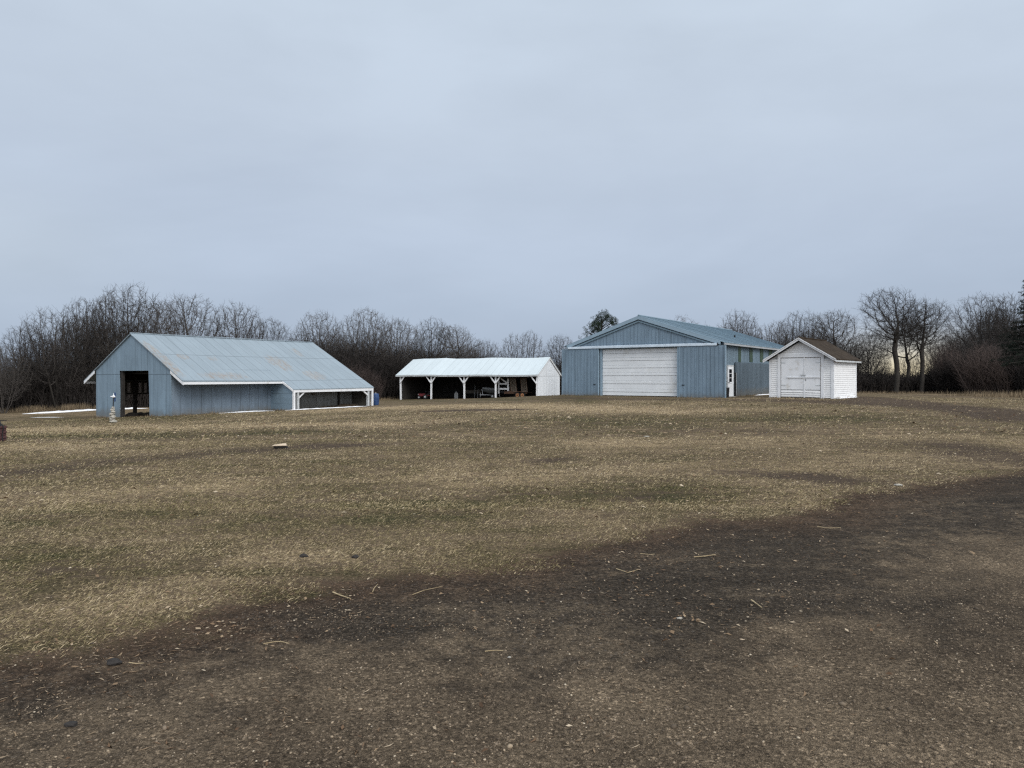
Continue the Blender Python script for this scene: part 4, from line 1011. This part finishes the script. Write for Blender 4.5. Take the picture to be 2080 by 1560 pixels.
# ------------------------------------------------------------------ trees
def grow(seed, H=10.0, env=((0,0,.62,.36,.36,.38),), trunk=((0,0),), bole=.25, N=3000, step=.22, kill=.34, infl=3.0, jit=.07, up=.08, expo=2.35, tip=.0100, twigs=2.0, tl=.55, tup=.30, inert=.85):
    """space colonisation: branches grow towards points scattered through the crown envelope"""
    r = np.random.RandomState(seed); A = []
    wts = np.array([e[3]*e[4]*e[5] for e in env]); wts = wts/wts.sum()
    for (cx, cy, cz, rx, ry, rz_), w in zip(env, wts):
        n = int(N*w*1.0)+1; d = r.randn(n, 3); d /= np.linalg.norm(d, axis=1, keepdims=True)
        d *= (r.rand(n, 1)**(1/2.1))
        A.append(d*np.array([rx, ry, rz_])*H+np.array([cx, cy, cz])*H)
    A = np.concatenate(A); A = A[A[:,2] > .06*H]
    P = []; par = []
    for tx, ty in trunk:
        p = np.array([tx*H*.02, ty*H*.02, -.3]); P.append(p); par.append(-1); q = p.copy(); d = np.array([tx*.8, ty*.8, 1.0])
        while q[2] < bole*H:
            d = d+r.randn(3)*min(jit, .06)*.5; d[2] = max(d[2], .6); d /= np.linalg.norm(d); q = q+d*step*1.3; P.append(q.copy()); par.append(len(P)-2)
    near = np.zeros(len(A), int); dist = np.full(len(A), 1e9)
    def upd(k0):
        for a in range(k0, len(P), 256):
            Q = np.array(P[a:a+256]); D = np.linalg.norm(A[:,None]-Q[None], axis=2); m = D.argmin(1); dm = D[np.arange(len(A)), m]
            b = dm < dist; near[b] = m[b]+a; dist[b] = dm[b]
    upd(0); nk = {}
    for it in range(140):
        act = dist < (infl if it > 3 else 99)
        if not act.any(): break
        dv = A[act]-np.array(P)[near[act]]; dv /= np.linalg.norm(dv, axis=1, keepdims=True)
        S = np.zeros((len(P), 3)); np.add.at(S, near[act], dv); ids = np.unique(near[act]); k0 = len(P)
        for n_ in ids:
            if nk.get(n_, 0) >= 3: continue
            v = S[n_]; l = np.linalg.norm(v)
            if l < 1e-6: continue
            v = v/l+r.randn(3)*jit+np.array([0, 0, up]); v /= np.linalg.norm(v)
            pd = P[n_]-P[par[n_]] if par[n_] >= 0 else v*step; v = v+pd/(np.linalg.norm(pd)+1e-9)*inert*(1 if nk.get(n_, 0) == 0 else .3); v /= np.linalg.norm(v)
            P.append(P[n_]+v*step); par.append(n_); nk[n_] = nk.get(n_, 0)+1
        if len(P) == k0: break
        upd(k0); keep = dist > kill; A = A[keep]; near = near[keep]; dist = dist[keep]
        if len(A) == 0 or len(P) > 14000: break
    P = np.array(P); par = np.array(par); n = len(P); acc = np.zeros(n); ch = np.zeros(n, int)
    for k in range(n-1, -1, -1):
        if ch[k] == 0: acc[k] = tip**expo
        if par[k] >= 0: acc[par[k]] += acc[k]; ch[par[k]] += 1
    rad = acc**(1/expo); k = np.nonzero(par >= 0)[0]; p = par[k]
    rk = np.minimum(rad[k], .36); rp = np.minimum(np.minimum(rad[p], .38), rk*1.5)
    thick = rk > .055
    def tb(m, ns): return tubes(P[p[m]], P[k[m]], rp[m], rk[m], ns)
    T = tb(thick, 7)
    C = [tb(~thick & (rk > .025), 5), tb(~thick & (rk <= .025), 3)]
    m = np.nonzero(rk < .035)[0]; m = m[r.rand(len(m)) < min(1, twigs)]
    if twigs > 1: m = np.r_[m, m[r.rand(len(m)) < twigs-1]]
    d = P[k[m]]-P[p[m]]; d /= np.linalg.norm(d, axis=1, keepdims=True); d = d+r.randn(len(m), 3)*.55+np.array([0,0,tup]); d /= np.linalg.norm(d, axis=1, keepdims=True)
    L = tl*(.4+.8*r.rand(len(m)))[:,None]; m0 = P[k[m]]; m1 = m0+d*L*.55; d2 = d+r.randn(len(m), 3)*.25; m2 = m1+d2*L*.5
    o = np.ones(len(m)); C += [tubes(m0, m1, o*tip*.75, o*tip*.6, 3), tubes(m1, m2, o*tip*.6, o*tip*.35, 3)]
    d3 = d+r.randn(len(m), 3)*.6; C.append(tubes(m1, m1+d3*L*.4, o*tip*.5, o*tip*.3, 3))
    return T, merge(C)
def tree_pair(name, seed, **k):
    (Vt, Ft), (Vc, Fc) = grow(seed, **k); sc_ = 10.0/max(Vc[:,2].max(), 1)
    return (np_mesh('trunk', Vt*sc_, Ft, M['bark'], True), np_mesh('crown', Vc*sc_, Fc, M['twig'], True), 10.0)
ring_ = lambda n, a: tuple((a*math.cos(i*6.283/n+.3), a*math.sin(i*6.283/n+.3)) for i in range(n))
variants = {
 'round': [tree_pair('r', 11, env=((0,0,.60,.33,.33,.39),), bole=.22), tree_pair('r', 12, env=((0,0,.58,.35,.35,.40),(.08,0,.72,.25,.25,.26)), bole=.20), tree_pair('r', 13, env=((0,0,.62,.28,.28,.36),), bole=.24, N=2600)],
 'fan': [tree_pair('f', 21, env=((0,0,.60,.33,.33,.41),), trunk=((0,0),(.5,.2)), bole=.14, up=.22, jit=.05), tree_pair('f', 22, env=((-.12,0,.57,.24,.22,.38),(.12,.05,.62,.25,.25,.38)), trunk=((0,0),(-.4,0),(.4,.3)), bole=.10, up=.25, jit=.05)],
 'tall': [tree_pair('t', 31, env=((0,0,.74,.17,.17,.26),(-.03,.05,.48,.13,.13,.2)), bole=.30, N=2400, up=.16), tree_pair('t', 32, env=((0,0,.72,.23,.23,.29),(.05,0,.45,.16,.16,.2)), bole=.28, N=2800, up=.16)],
 'oak': [tree_pair('o', 41, env=((-.19,0,.62,.17,.2,.15),(.02,.05,.83,.21,.2,.16),(.18,0,.60,.14,.2,.14),(-.06,-.1,.66,.17,.2,.16)), bole=.38, N=3400, jit=.14, up=.10, expo=2.0, tip=.0095, twigs=2, tl=.6),
         tree_pair('o', 42, env=((.04,0,.80,.21,.2,.17),(.24,.05,.60,.15,.2,.16),(-.09,0,.60,.14,.2,.15)), bole=.34, N=3200, jit=.14, up=.10, expo=2.0, tip=.0095, twigs=2, tl=.6)],
 'brush': [tree_pair('b', 51, env=((0,0,.55,.36,.36,.44),), trunk=ring_(7,.6), bole=.12, N=3000, up=.2, expo=2.7), tree_pair('b', 52, env=((-.1,0,.47,.34,.32,.40),(.12,0,.57,.30,.30,.42)), trunk=ring_(6,.6), bole=.10, N=3000, up=.18, expo=2.7)],
}
redcrown = {}
def tree(px, top, Y, kind, vi, label, group, rot=None, wide=1.0, name='bare_tree', cat='tree', red=False, cutbase=None):
    X = (px-CX)/FP*Y; zb_ = h(X, Y); ht = EYE-(top-HY)/FP*Y-zb_
    tm, cm, H = variants[kind][vi % len(variants[kind])]
    s = ht/H
    e = empty(name, (X, Y, zb_), rot if rot is not None else random.random()*6.28, label=label, cat=cat, group=group)
    e.scale = (s*wide, s*wide, s)
    a = bpy.data.objects.new('trunk', tm); link(a, e)
    if red:
        if cm.name not in redcrown:
            c2 = cm.copy(); c2.materials.clear(); c2.materials.append(M['redtwig']); redcrown[cm.name] = c2
        cm = redcrown[cm.name]
    b = bpy.data.objects.new('crown', cm); link(b, e)
    return e
GL, GM_, GR = 'bare trees of the wood on the left', 'bare trees of the wood behind the white shed', 'bare trees of the wood on the right'
for a in (
 (8,692,58,'brush',0,'low bare brushy tree at the far left edge of the wood',GL), (62,652,61,'fan',0,'bare fan-shaped tree second from the left edge, lower than its right neighbours',GL),
 (118,622,62,'fan',1,'bare bushy tree left of the tallest tree, between the left edge and the barn peak',GL), (172,602,63,'tall',1,'bare upright tree just left of the pair of tall trees behind the barn',GL),
 (216,588,64,'tall',0,'slender bare tree, left one of the tall pair behind the barn',GL), (262,568,66,'round',2,'tallest bare tree of the left wood, right above the barn peak',GL),
 (318,604,68,'round',0,'bare tree just right of the tallest left tree, behind the barn roof',GL), (382,591,66,'round',1,'bare round-crowned tree above the left third of the barn roof',GL),
 (480,607,67,'round',2,'bare broad tree with dark forked trunk above the middle of the barn roof',GL), (545,641,72,'fan',0,'small bare tree above the barn roof, last before the gap of sky',GL),
 (600,668,78,'brush',1,'low bare tree right after the gap of sky above the barn roof',GM_), (648,626,82,'round',0,'bare dense round tree above the right end of the barn ridge',GM_),
 (741,620,86,'fan',0,'tallest bare fan-shaped tree between the barn and the white shed',GM_), (806,641,88,'round',1,'bare narrow tree above the left end of the white shed',GM_),
 (878,640,90,'round',2,'bare wide-branched tree above the middle left of the white shed roof',GM_), (930,655,91,'oak',0,'bare leaning tree with branches stretching right above the white shed',GM_),
 (985,684,96,'brush',0,'low bare bushy tree above the middle of the white shed roof',GM_), (1058,668,96,'fan',1,'bare vase-shaped tree above the right end of the white shed roof',GM_),
 (1138,676,98,'round',0,'bare tree just left of the blue workshop corner',GM_),
 (1405,634,92,'brush',1,'bare bushy treetop above the front of the workshop roof',GR), (1500,625,86,'round',2,'bare rounded treetop above the rear of the workshop roof',GR),
 (1578,648,84,'fan',0,'bare lower tree between workshop roof and garage peak',GR), (1628,622,76,'brush',0,'dense bare tree straight behind the garage peak',GR),
 (1700,622,70,'oak',1,'bare crooked tree behind the brown garage roof',GR), (1820,577,72,'oak',0,'tallest dark gnarled bare tree right of the garage',GR), (1872,598,73,'oak',1,'dark gnarled bare tree directly right of the tallest one',GR), (1846,640,75,'oak',1,'dark bare tree with its trunk between the two tallest gnarled ones',GR), (1765,668,78,'round',1,'thin bare tree in front of the yellow sky right of the garage',GR),
 (1990,590,80,'round',0,'pale bare tree above the reddish brush on the right',GR), (2045,592,78,'tall',1,'bare tree beside the dark spruce at the right edge',GR)):
    tree(*a, wide=1.0 if a[3] != 'oak' else 1.32)
tree(1925,690,74,'brush',1,'reddish leaning brush tree right of the gnarled pair',GR,red=True,name='bare_shrub',cat='shrub')
tree(2010,690,70,'brush',0,'big reddish twiggy shrub left of the spruce',GR,red=True,wide=1.3,name='bare_shrub',cat='shrub')
tree(735,745,80,'brush',0,'reddish brown shrub at the right edge of the barn roof',GM_,red=True,wide=1.5,name='bare_shrub',cat='shrub')
rr = random.Random(5)
skyL = lambda p: np.interp(p, [-60,0,60,120,170,220,262,320,380,480,560,580,600,650,740,800,880,940,990,1060,1130,1200], [700,690,655,625,605,592,580,606,600,615,655,690,680,640,635,655,655,668,694,688,690,715])
for i in range(17):
    px_ = -60+ i*20+rr.uniform(-8,8); tree(px_, float(skyL(px_))+rr.uniform(26,70), rr.uniform(61,76)+max(0,(px_-450)*.06), rr.choice(['brush','fan','tall','brush','round']), rr.randrange(3), 'bare dark tree inside the left wood, crown merged with its neighbours', GL+' (inner trees)')
for i in range(15):
    px_ = 595+i*38+rr.uniform(-6,6); tree(px_, float(skyL(px_))+rr.uniform(26,55), rr.uniform(88,104), rr.choice(['brush','fan','round','brush']), rr.randrange(3), 'bare dark tree inside the middle wood, crown merged with its neighbours', GM_+' (inner trees)')
skyR = lambda p: np.interp(p, [1350,1420,1500,1580,1640,1700,1740,1960,2000,2060,2150], [650,645,640,660,650,645,672,640,610,610,600])
for i in range(20):
    px_ = 1360+i*20+rr.uniform(-6,6)
    if px_ > 1745: continue
    tree(px_, float(skyR(px_))+rr.uniform(5,45), rr.uniform(78,95), rr.choice(['brush','fan','round','brush']), rr.randrange(3), 'bare grey tree behind the workshop or garage, crown merged with its neighbours', GR+' (inner trees)')
for i in range(20):
    px_ = 1925+i*13+rr.uniform(-6,6); tree(px_, float(skyR(px_))+rr.uniform(4,60), rr.uniform(76,96), rr.choice(['round','fan','brush','tall']), rr.randrange(3), 'bare grey tree in the mass on the far right, crown merged with its neighbours', GR+' (far right inner trees)', red=(i % 3 == 0))
for px_, tp in ((1783,712),(1846,715),(1905,690),(1800,740)):
    tree(px_, tp, rr.uniform(80,90), 'brush', rr.randrange(2), 'small bare tree seen against the yellow sky right of the garage', GR+' (small)')

# dense underbrush
def thicket(name, pts, depth, hfun, n, label, mat, w=.035, lean=.55, hmin=.35):
    """pts: world polyline of the near edge; fills a strip of the given depth behind it with stems and side twigs"""
    P = np.array(pts, float); seg = np.hypot(*(P[1:]-P[:-1]).T); cum = np.r_[0, np.cumsum(seg)]
    t = rs.rand(n)*cum[-1]; bx = np.interp(t, cum, P[:,0]); by = np.interp(t, cum, P[:,1])
    dd_ = rs.rand(n)**1.3*depth; ln = np.hypot(bx, by); x = bx+dd_*bx/ln; y = by+dd_*by/ln
    z = HH(x, y); hm = hfun(x/y*FP+CX, y)-z
    hh_ = np.maximum(hm, .4)*(hmin+(1-hmin)*rs.rand(n)**.8)*(.8+.2*dd_/depth)
    a = rs.rand(n)*6.28; k = lean*rs.rand(n)**1.2
    dirv = np.c_[np.cos(a)*k, np.sin(a)*k, np.ones(n)]; dirv /= np.linalg.norm(dirv, axis=1, keepdims=True)
    P0 = np.c_[x, y, z-.1]; mid = P0+dirv*hh_[:,None]*.55; d2 = dirv+rs.randn(n,3)*.16
    top = mid+d2*hh_[:,None]*.5
    A, B, RA, RB = [P0, mid], [mid, top], [np.full(n, w*.7), np.full(n, w*.5)], [np.full(n, w*.5), np.full(n, w*.12)]
    for q in range(7):
        f = rs.rand(n)*.8+.15
        b = np.where(f[:,None] < .55, P0+(mid-P0)*(f/.55)[:,None], mid+(top-mid)*((f-.55)/.45)[:,None])
        a = rs.rand(n)*6.28; el = .3+rs.rand(n)*.9
        l = hh_*(.18+.25*rs.rand(n))
        e_ = b+np.c_[np.cos(a)*np.cos(el), np.sin(a)*np.cos(el), np.sin(el)]*l[:,None]
        A.append(b); B.append(e_); RA.append(np.full(n, w*.32)); RB.append(np.full(n, w*.10))
    V, F = tubes(np.concatenate(A), np.concatenate(B), np.concatenate(RA), np.concatenate(RB), 3)
    tag(link(bpy.data.objects.new(name, np_mesh(name, V, F, M[mat]))), label, 'brush', kind='stuff')
zpy = lambda py, y: EYE-(py-HY)/FP*y
def wl(pp): return [((p-CX)/FP*Y, Y) for p, Y in pp]
thicket('underbrush', wl([(-140,56),(0,59.5),(100,61.5),(200,63),(420,68),(620,74)]), 14, lambda px, y: zpy(np.interp(px, [-100,0,100,200,300,400,560,640], [755,745,728,712,712,722,735,740]), y), 7000, 'dense dark leafless brush filling the foot of the left wood', 'brush', .05)
thicket('underbrush', wl([(600,76),(740,82),(900,92),(1040,95),(1180,92),(1250,92)]), 12, lambda px, y: zpy(np.interp(px, [580,680,760,850,960,1020,1120,1250], [700,682,688,700,705,722,725,722]), y), 8000, 'dense dark leafless brush behind the white shed and barn roof end', 'brush', .05)
thicket('underbrush', wl([(1340,84),(1500,82),(1700,80),(1740,76)]), 8, lambda px, y: zpy(np.interp(px, [1340,1500,1700,1740], [700,700,712,730]), y), 2500, 'leafless brush behind the workshop and garage', 'brush', .045)
thicket('underbrush', wl([(1715,73),(1800,74),(1930,74)]), 5, lambda px, y: zpy(np.interp(px, [1715,1800,1860,1900,1960], [752,757,760,750,735]), y), 3200, 'low black brush band below the yellow sky right of the garage', 'brush', .07, hmin=.6)
thicket('underbrush', wl([(1900,73),(2000,69),(2080,64),(2200,60)]), 13, lambda px, y: zpy(np.interp(px, [1880,1930,2000,2100,2200], [745,715,698,695,690]), y), 6500, 'dense grey-brown brush filling the right end of the yard', 'brush', .045)
thicket('red_underbrush', wl([(1960,68.5),(2050,65)]), 3, lambda px, y: zpy(np.interp(px, [1950,2000,2060], [735,690,720]), y), 900, 'reddish stems in front of the brush on the right', 'redtwig', .03, .6)
thicket('red_underbrush', wl([(690,76),(770,80)]), 3, lambda px, y: zpy(np.interp(px, [690,740,780], [730,735,775]), y), 700, 'reddish brown stems between the barn roof and the white shed', 'redtwig', .03, .6)
# tall dry grass along the wood edge
def tussocks(paths, n):
    xs_, ys_, hs = [], [], []
    for pts, hgt, spread_, m in paths:
        P = np.array(wl(pts)); seg = np.hypot(*(P[1:]-P[:-1]).T); cum = np.r_[0, np.cumsum(seg)]; t = rs.rand(m)*cum[-1]
        t = t+.8*np.sin(t*2.1)
        xs_.append(np.interp(t, cum, P[:,0])+rs.randn(m)*spread_); ys_.append(np.interp(t, cum, P[:,1])+rs.randn(m)*spread_); hs.append(hgt*(.3+rs.rand(m))*(.5+.5*np.abs(np.sin(t*.9+1))))
    x, y, hh_ = map(np.concatenate, (xs_, ys_, hs)); z = HH(x, y); m = len(x); a = rs.rand(m)*6.28; k = rs.rand(m)*.5
    p = np.c_[x, y, z-.03]; s = np.c_[-np.sin(a), np.cos(a), 0*a]*.018
    tip = p+np.c_[np.cos(a)*k, np.sin(a)*k, np.ones(m)]*hh_[:,None]
    V = np.stack([p-s, p+s, tip], 1).reshape(-1, 3); b = np.arange(m)*3
    return V, np.stack([b, b+1, b+2], -1)
def feet(F, segs, n, hgt=.16):
    xs_, ys_ = [], []
    for (xa, ya), (xb, yb) in segs:
        L_ = math.hypot(xb-xa, yb-ya); m = int(n*L_); t = rs.rand(m); t = t[np.sin(t*L_*3)+rs.rand(m)*2 > .6]; m = len(t)
        lx, ly = xa+(xb-xa)*t+rs.randn(m)*.03, ya+(yb-ya)*t-np.abs(rs.randn(m))*.09*(abs(xb-xa) > abs(yb-ya))
        lx = lx+np.abs(rs.randn(m))*.09*(abs(yb-ya) > abs(xb-xa)); xs_.append(F.o[0]+F.c*lx-F.s*ly); ys_.append(F.o[1]+F.s*lx+F.c*ly)
    x, y = np.concatenate(xs_), np.concatenate(ys_); m = len(x); z = HH(x, y); a = rs.rand(m)*6.28; k = rs.rand(m)*.7
    p = np.c_[x, y, z-.02]; sd_ = np.c_[-np.sin(a), np.cos(a), 0*a]*.010; tip = p+np.c_[np.cos(a)*k, np.sin(a)*k, np.ones(m)]*(hgt*(.3+rs.rand(m)))[:,None]
    b = np.arange(m)*3; return np.stack([p-sd_, p+sd_, tip], 1).reshape(-1, 3), np.stack([b, b+1, b+2], -1)
WF = merge([feet(FB, [((-4.05,-.06),(-1.7,-.06)),((1.6,-.06),(4.05,-.06)),((4.06,0),(4.06,6.7)),((4.1,6.72),(6.2,6.72))], 90), feet(FS, [((-11.9,-.28),(-8.6,-.28)),((-3.3,-.28),(0,-.28)),((.1,1.5),(.1,9))], 80, .13),
            feet(FG, [((-3.6,-.06),(0,-.06)),((.05,0),(.05,4.5))], 70, .12), feet(FP_, [((.15,.1),(.15,7))], 60, .2)])
V, F = tussocks([([(-60,57),(0,59),(100,61),(205,62.5)], .55, .5, 3800), ([(760,79),(800,88)], .35, .7, 600), ([(1715,71.5),(1850,72),(1950,71.5),(2080,62)], .30, 1.0, 3000), ([(1980,50),(2120,44)], .45, 1.2, 1500)], 0)
V, F = merge([(V, F), WF])
g = G('dry_tall_grass'); tg = g.P(color=g.ramp(g.noise(.8, 4), [(.35, (.13,.10,.065)), (.65, (.27,.21,.14))]), rough=.9, spec=.1)
tag(link(bpy.data.objects.new('tall_grass', np_mesh('tall_grass', V, F, tg))), 'dry grass and weeds along the foot of the woods and walls', 'grass', kind='stuff')

# evergreens
def needles(C, r, n, L, W, rng, flat=1.0):
    m = len(C)*n; c = np.repeat(C, n, 0); rr_ = np.repeat(r, n)
    d = rng.randn(m, 3); d /= np.linalg.norm(d, axis=1, keepdims=True); d[:,2] *= flat
    p = c+d*rr_[:,None]*(.3+.7*rng.rand(m))[:,None]
    dv = d+rng.randn(m, 3)*.5; dv /= np.linalg.norm(dv, axis=1, keepdims=True)
    s = np.cross(dv, rng.randn(m, 3)); s /= np.linalg.norm(s, axis=1, keepdims=True)
    V = np.stack([p-s*W/2, p+s*W/2, p+dv*L], 1).reshape(-1, 3); b = np.arange(m)*3
    return V, np.stack([b, b+1, b+2], -1)
Y = 72.0; X = (1222-CX)/FP*Y; zb_ = h(X, Y); top = EYE+129/FP*Y
e = empty('pine_tree', (X, Y, zb_), 0, label='dark green pine crown rising behind the left slope of the workshop roof', cat='tree')
Hp = top-zb_
rg_ = np.random.RandomState(8); C = []; S0 = []; S1 = []; r0 = []
for i in range(46):
    f = rg_.rand(); z_ = Hp*(.45+.52*f); rad = 1.75*math.sqrt(max(.05, 1-((f-.42)/.62)**2))*(.45+.6*rg_.rand()); a = rg_.rand()*6.28
    q = np.array([math.cos(a)*rad+(.15 if f > .5 else -.45), math.sin(a)*rad, z_]); C.append(q); S0.append((0,0,z_-.7)); S1.append(q)
for a_ in ((-1.6,0,Hp*.50),(-1.3,.2,Hp*.56),(-1.9,0,Hp*.46),(1.45,0,Hp*.83),(1.3,0,Hp*.90),(1.55,0,Hp*.76),(-.7,0,Hp*.88),(-1.0,0,Hp*.78),(0,0,Hp*.96),(.3,0,Hp*.93)): C.append(np.array(a_)); S0.append((0,0,a_[2]-.8)); S1.append(a_)
C = np.array(C)
V, F = tubes([(0,0,-.2),(0,0,Hp*.5)], [(0,0,Hp*.5),(0,0,Hp*.93)], [.2,.13], [.13,.04], 8); V2, F2 = tubes(S0, S1, np.full(len(S0), .05), np.full(len(S0), .02), 4)
V, F = merge([(V, F), (V2, F2)]); link(bpy.data.objects.new('trunk', np_mesh('trunk', V, F, M['bark'], True)), e)
sub = np.repeat(C, 7, 0)+rg_.randn(len(C)*7, 3)*.24
V, F = needles(sub, np.full(len(sub), .17), 34, .15, .035, rg_); link(bpy.data.objects.new('crown', np_mesh('crown', V, F, M['pine'])), e)
def spruce(px, topy, Y, rad, label, seed, bot=.12):
    X = (px-CX)/FP*Y; zb_ = h(X, Y); Hs = EYE+(HY-topy)/FP*Y-zb_
    e = empty('spruce_tree', (X, Y, zb_), 0, label=label, cat='tree'); rg_ = np.random.RandomState(seed)
    V, F = tubes([(0,0,-.2)], [(0,0,Hs*.98)], [.22], [.02], 8); link(bpy.data.objects.new('trunk', np_mesh('trunk', V, F, M['bark'], True)), e)
    C = []; S0 = []; S1 = []; z_ = Hs*bot
    while z_ < Hs*.99:
        f = z_/Hs; n = 9; rd = rad*(1-f)**.8*(.75+.5*rg_.rand())+.08
        for j in range(n):
            a = rg_.rand()*6.28; L_ = rd*(.6+.5*rg_.rand()); tip = np.array([math.cos(a)*L_, math.sin(a)*L_, z_-L_*.12+rg_.randn()*.05]); b = np.array([0,0,z_])
            S0.append(b); S1.append(tip)
            for t in np.linspace(.3, 1, max(3, int(L_/.16))): C.append(b+(tip-b)*t+rg_.randn(3)*.06*(1+L_*.5)*np.array([1,1,.5]))
        z_ += .30
    C = np.array(C)
    V, F = needles(C, np.full(len(C), .12), 12, .13, .04, rg_, .6); V2, F2 = tubes(S0, S1, np.full(len(S0), .025), np.full(len(S0), .01), 3)
    link(bpy.data.objects.new('branch_wood', np_mesh('branch_wood', V2, F2, M['bark'])), e)
    link(bpy.data.objects.new('crown', np_mesh('crown', V, F, M['spruce'])), e)
spruce(2092, 560, 48, 2.5, 'dark green spruce tree cut off by the right edge', 4, .3)

# ------------------------------------------------------------------ world, sun, camera
w = bpy.data.worlds.new('World'); sc.world = w; w.use_nodes = True; nt = w.node_tree; nt.nodes.clear()
class WG(G):
    def __init__(s): s.t = nt; s.tc = nt.nodes.new('ShaderNodeTexCoord')
g = WG()
d = g.tc.outputs['Generated']
X = g.sep(d)
SUN_EL, SUN_AZ = 38, 150     # sun behind-right of the camera, veiled
sky = g.n('TexSky', sky_type='NISHITA', sun_disc=False, sun_elevation=R(SUN_EL), sun_rotation=R(SUN_AZ), dust_density=3.0)
cl = g.noise(1.5, 5, .5, v=g.map(d, (1,1,2.6)), dist=.4); cl2 = g.noise(4.0, 5, .55, v=g.map(d, (1,1,3.5)))
base = g.ramp(g.math('ADD', X[2], g.math('MULTIPLY', g.math('SUBTRACT', cl, .5), .22)), [(0, (.42,.505,.635)), (.10, (.445,.53,.66)), (.22, (.505,.588,.715)), (.34, (.55,.632,.745)), (.5, (.60,.69,.80)), (1, (1.05,1.12,1.2))])
base = g.mix(1.0, base, g.ramp(g.math('ADD', g.math('MULTIPLY', cl, .7), g.math('MULTIPLY', cl2, .3)), [(.36, .93), (.5, 1.0), (.64, 1.06)]), 'MULTIPLY')
# warm break in the cloud low on the right
az = g.math('ARCTAN2', X[0], X[1])
ga = g.math('POWER', 2.718, g.math('MULTIPLY', g.math('POWER', g.math('DIVIDE', g.math('SUBTRACT', az, R(29.2)), R(4.8)), 2.0), -1.0))
ge = g.math('POWER', 2.718, g.math('MULTIPLY', g.math('POWER', g.math('DIVIDE', X[2], .042), 2.0), -1.0))
base = g.mix(g.math('MULTIPLY', ga, ge), base, (.92,.80,.54))
lb = g.math('POWER', 2.718, g.math('MULTIPLY', g.math('ADD', g.math('POWER', g.math('DIVIDE', g.math('SUBTRACT', az, R(-37)), R(9)), 2.0), g.math('POWER', g.math('DIVIDE', g.math('SUBTRACT', X[2], .16), .07), 2.0)), -1.0))
base = g.mix(g.math('MULTIPLY', lb, .30), base, (.70,.78,.85))
sv = Vector((math.sin(R(SUN_AZ))*math.cos(R(SUN_EL)), math.cos(R(SUN_AZ))*math.cos(R(SUN_EL)), math.sin(R(SUN_EL))))
dt_ = g.n('VectorMath', {0: d, 1: tuple(sv)}, operation='DOT_PRODUCT').outputs['Value']
glow = g.math('MULTIPLY', g.math('POWER', g.math('MAXIMUM', dt_, 0.0), 2.5), 1.3)
base = g.mix(1.0, base, g.n('CombineColor', {0: glow, 1: g.math('MULTIPLY', glow, .96), 2: g.math('MULTIPLY', glow, .9)}).outputs[0], 'ADD')
big = g.n('VectorMath', {0: base, 'Scale': 10.0}, operation='SCALE').outputs[0]
colr = g.mix(.07, big, sky.outputs[0])
bg = g.n('Background', {'Color': colr, 'Strength': .1}); o = g.n('OutputWorld', {'Surface': bg.outputs[0]})
sl_ = bpy.data.lights.new('sun', 'SUN'); sl_.energy = 1.35; sl_.angle = R(25); sl_.color = (1,.96,.9)
so = bpy.data.objects.new('sun', sl_); col.objects.link(so)
v = Vector((math.sin(R(SUN_AZ))*math.cos(R(SUN_EL)), math.cos(R(SUN_AZ))*math.cos(R(SUN_EL)), math.sin(R(SUN_EL))))
so.rotation_euler = v.to_track_quat('Z', 'Y').to_euler(); so.location = v*50
cam = bpy.data.cameras.new('camera'); co = bpy.data.objects.new('camera', cam); col.objects.link(co)
co.location = (0,0,EYE); co.rotation_euler = (R(90),0,0)
cam.sensor_width = 36; cam.lens = 36*FP/2080; cam.shift_y = -(780-HY)/2080; cam.clip_end = 4000; cam.clip_start = .05
sc.camera = co
sc.view_settings.view_transform = 'Standard'; sc.view_settings.look = 'None'; sc.view_settings.exposure = 0
sc.render.engine = 'CYCLES'; sc.cycles.use_denoising = False; sc.cycles.denoising_prefilter = 'ACCURATE'; sc.cycles.max_bounces = 5; sc.cycles.diffuse_bounces = 3
sc.cycles.filter_width = 1.3
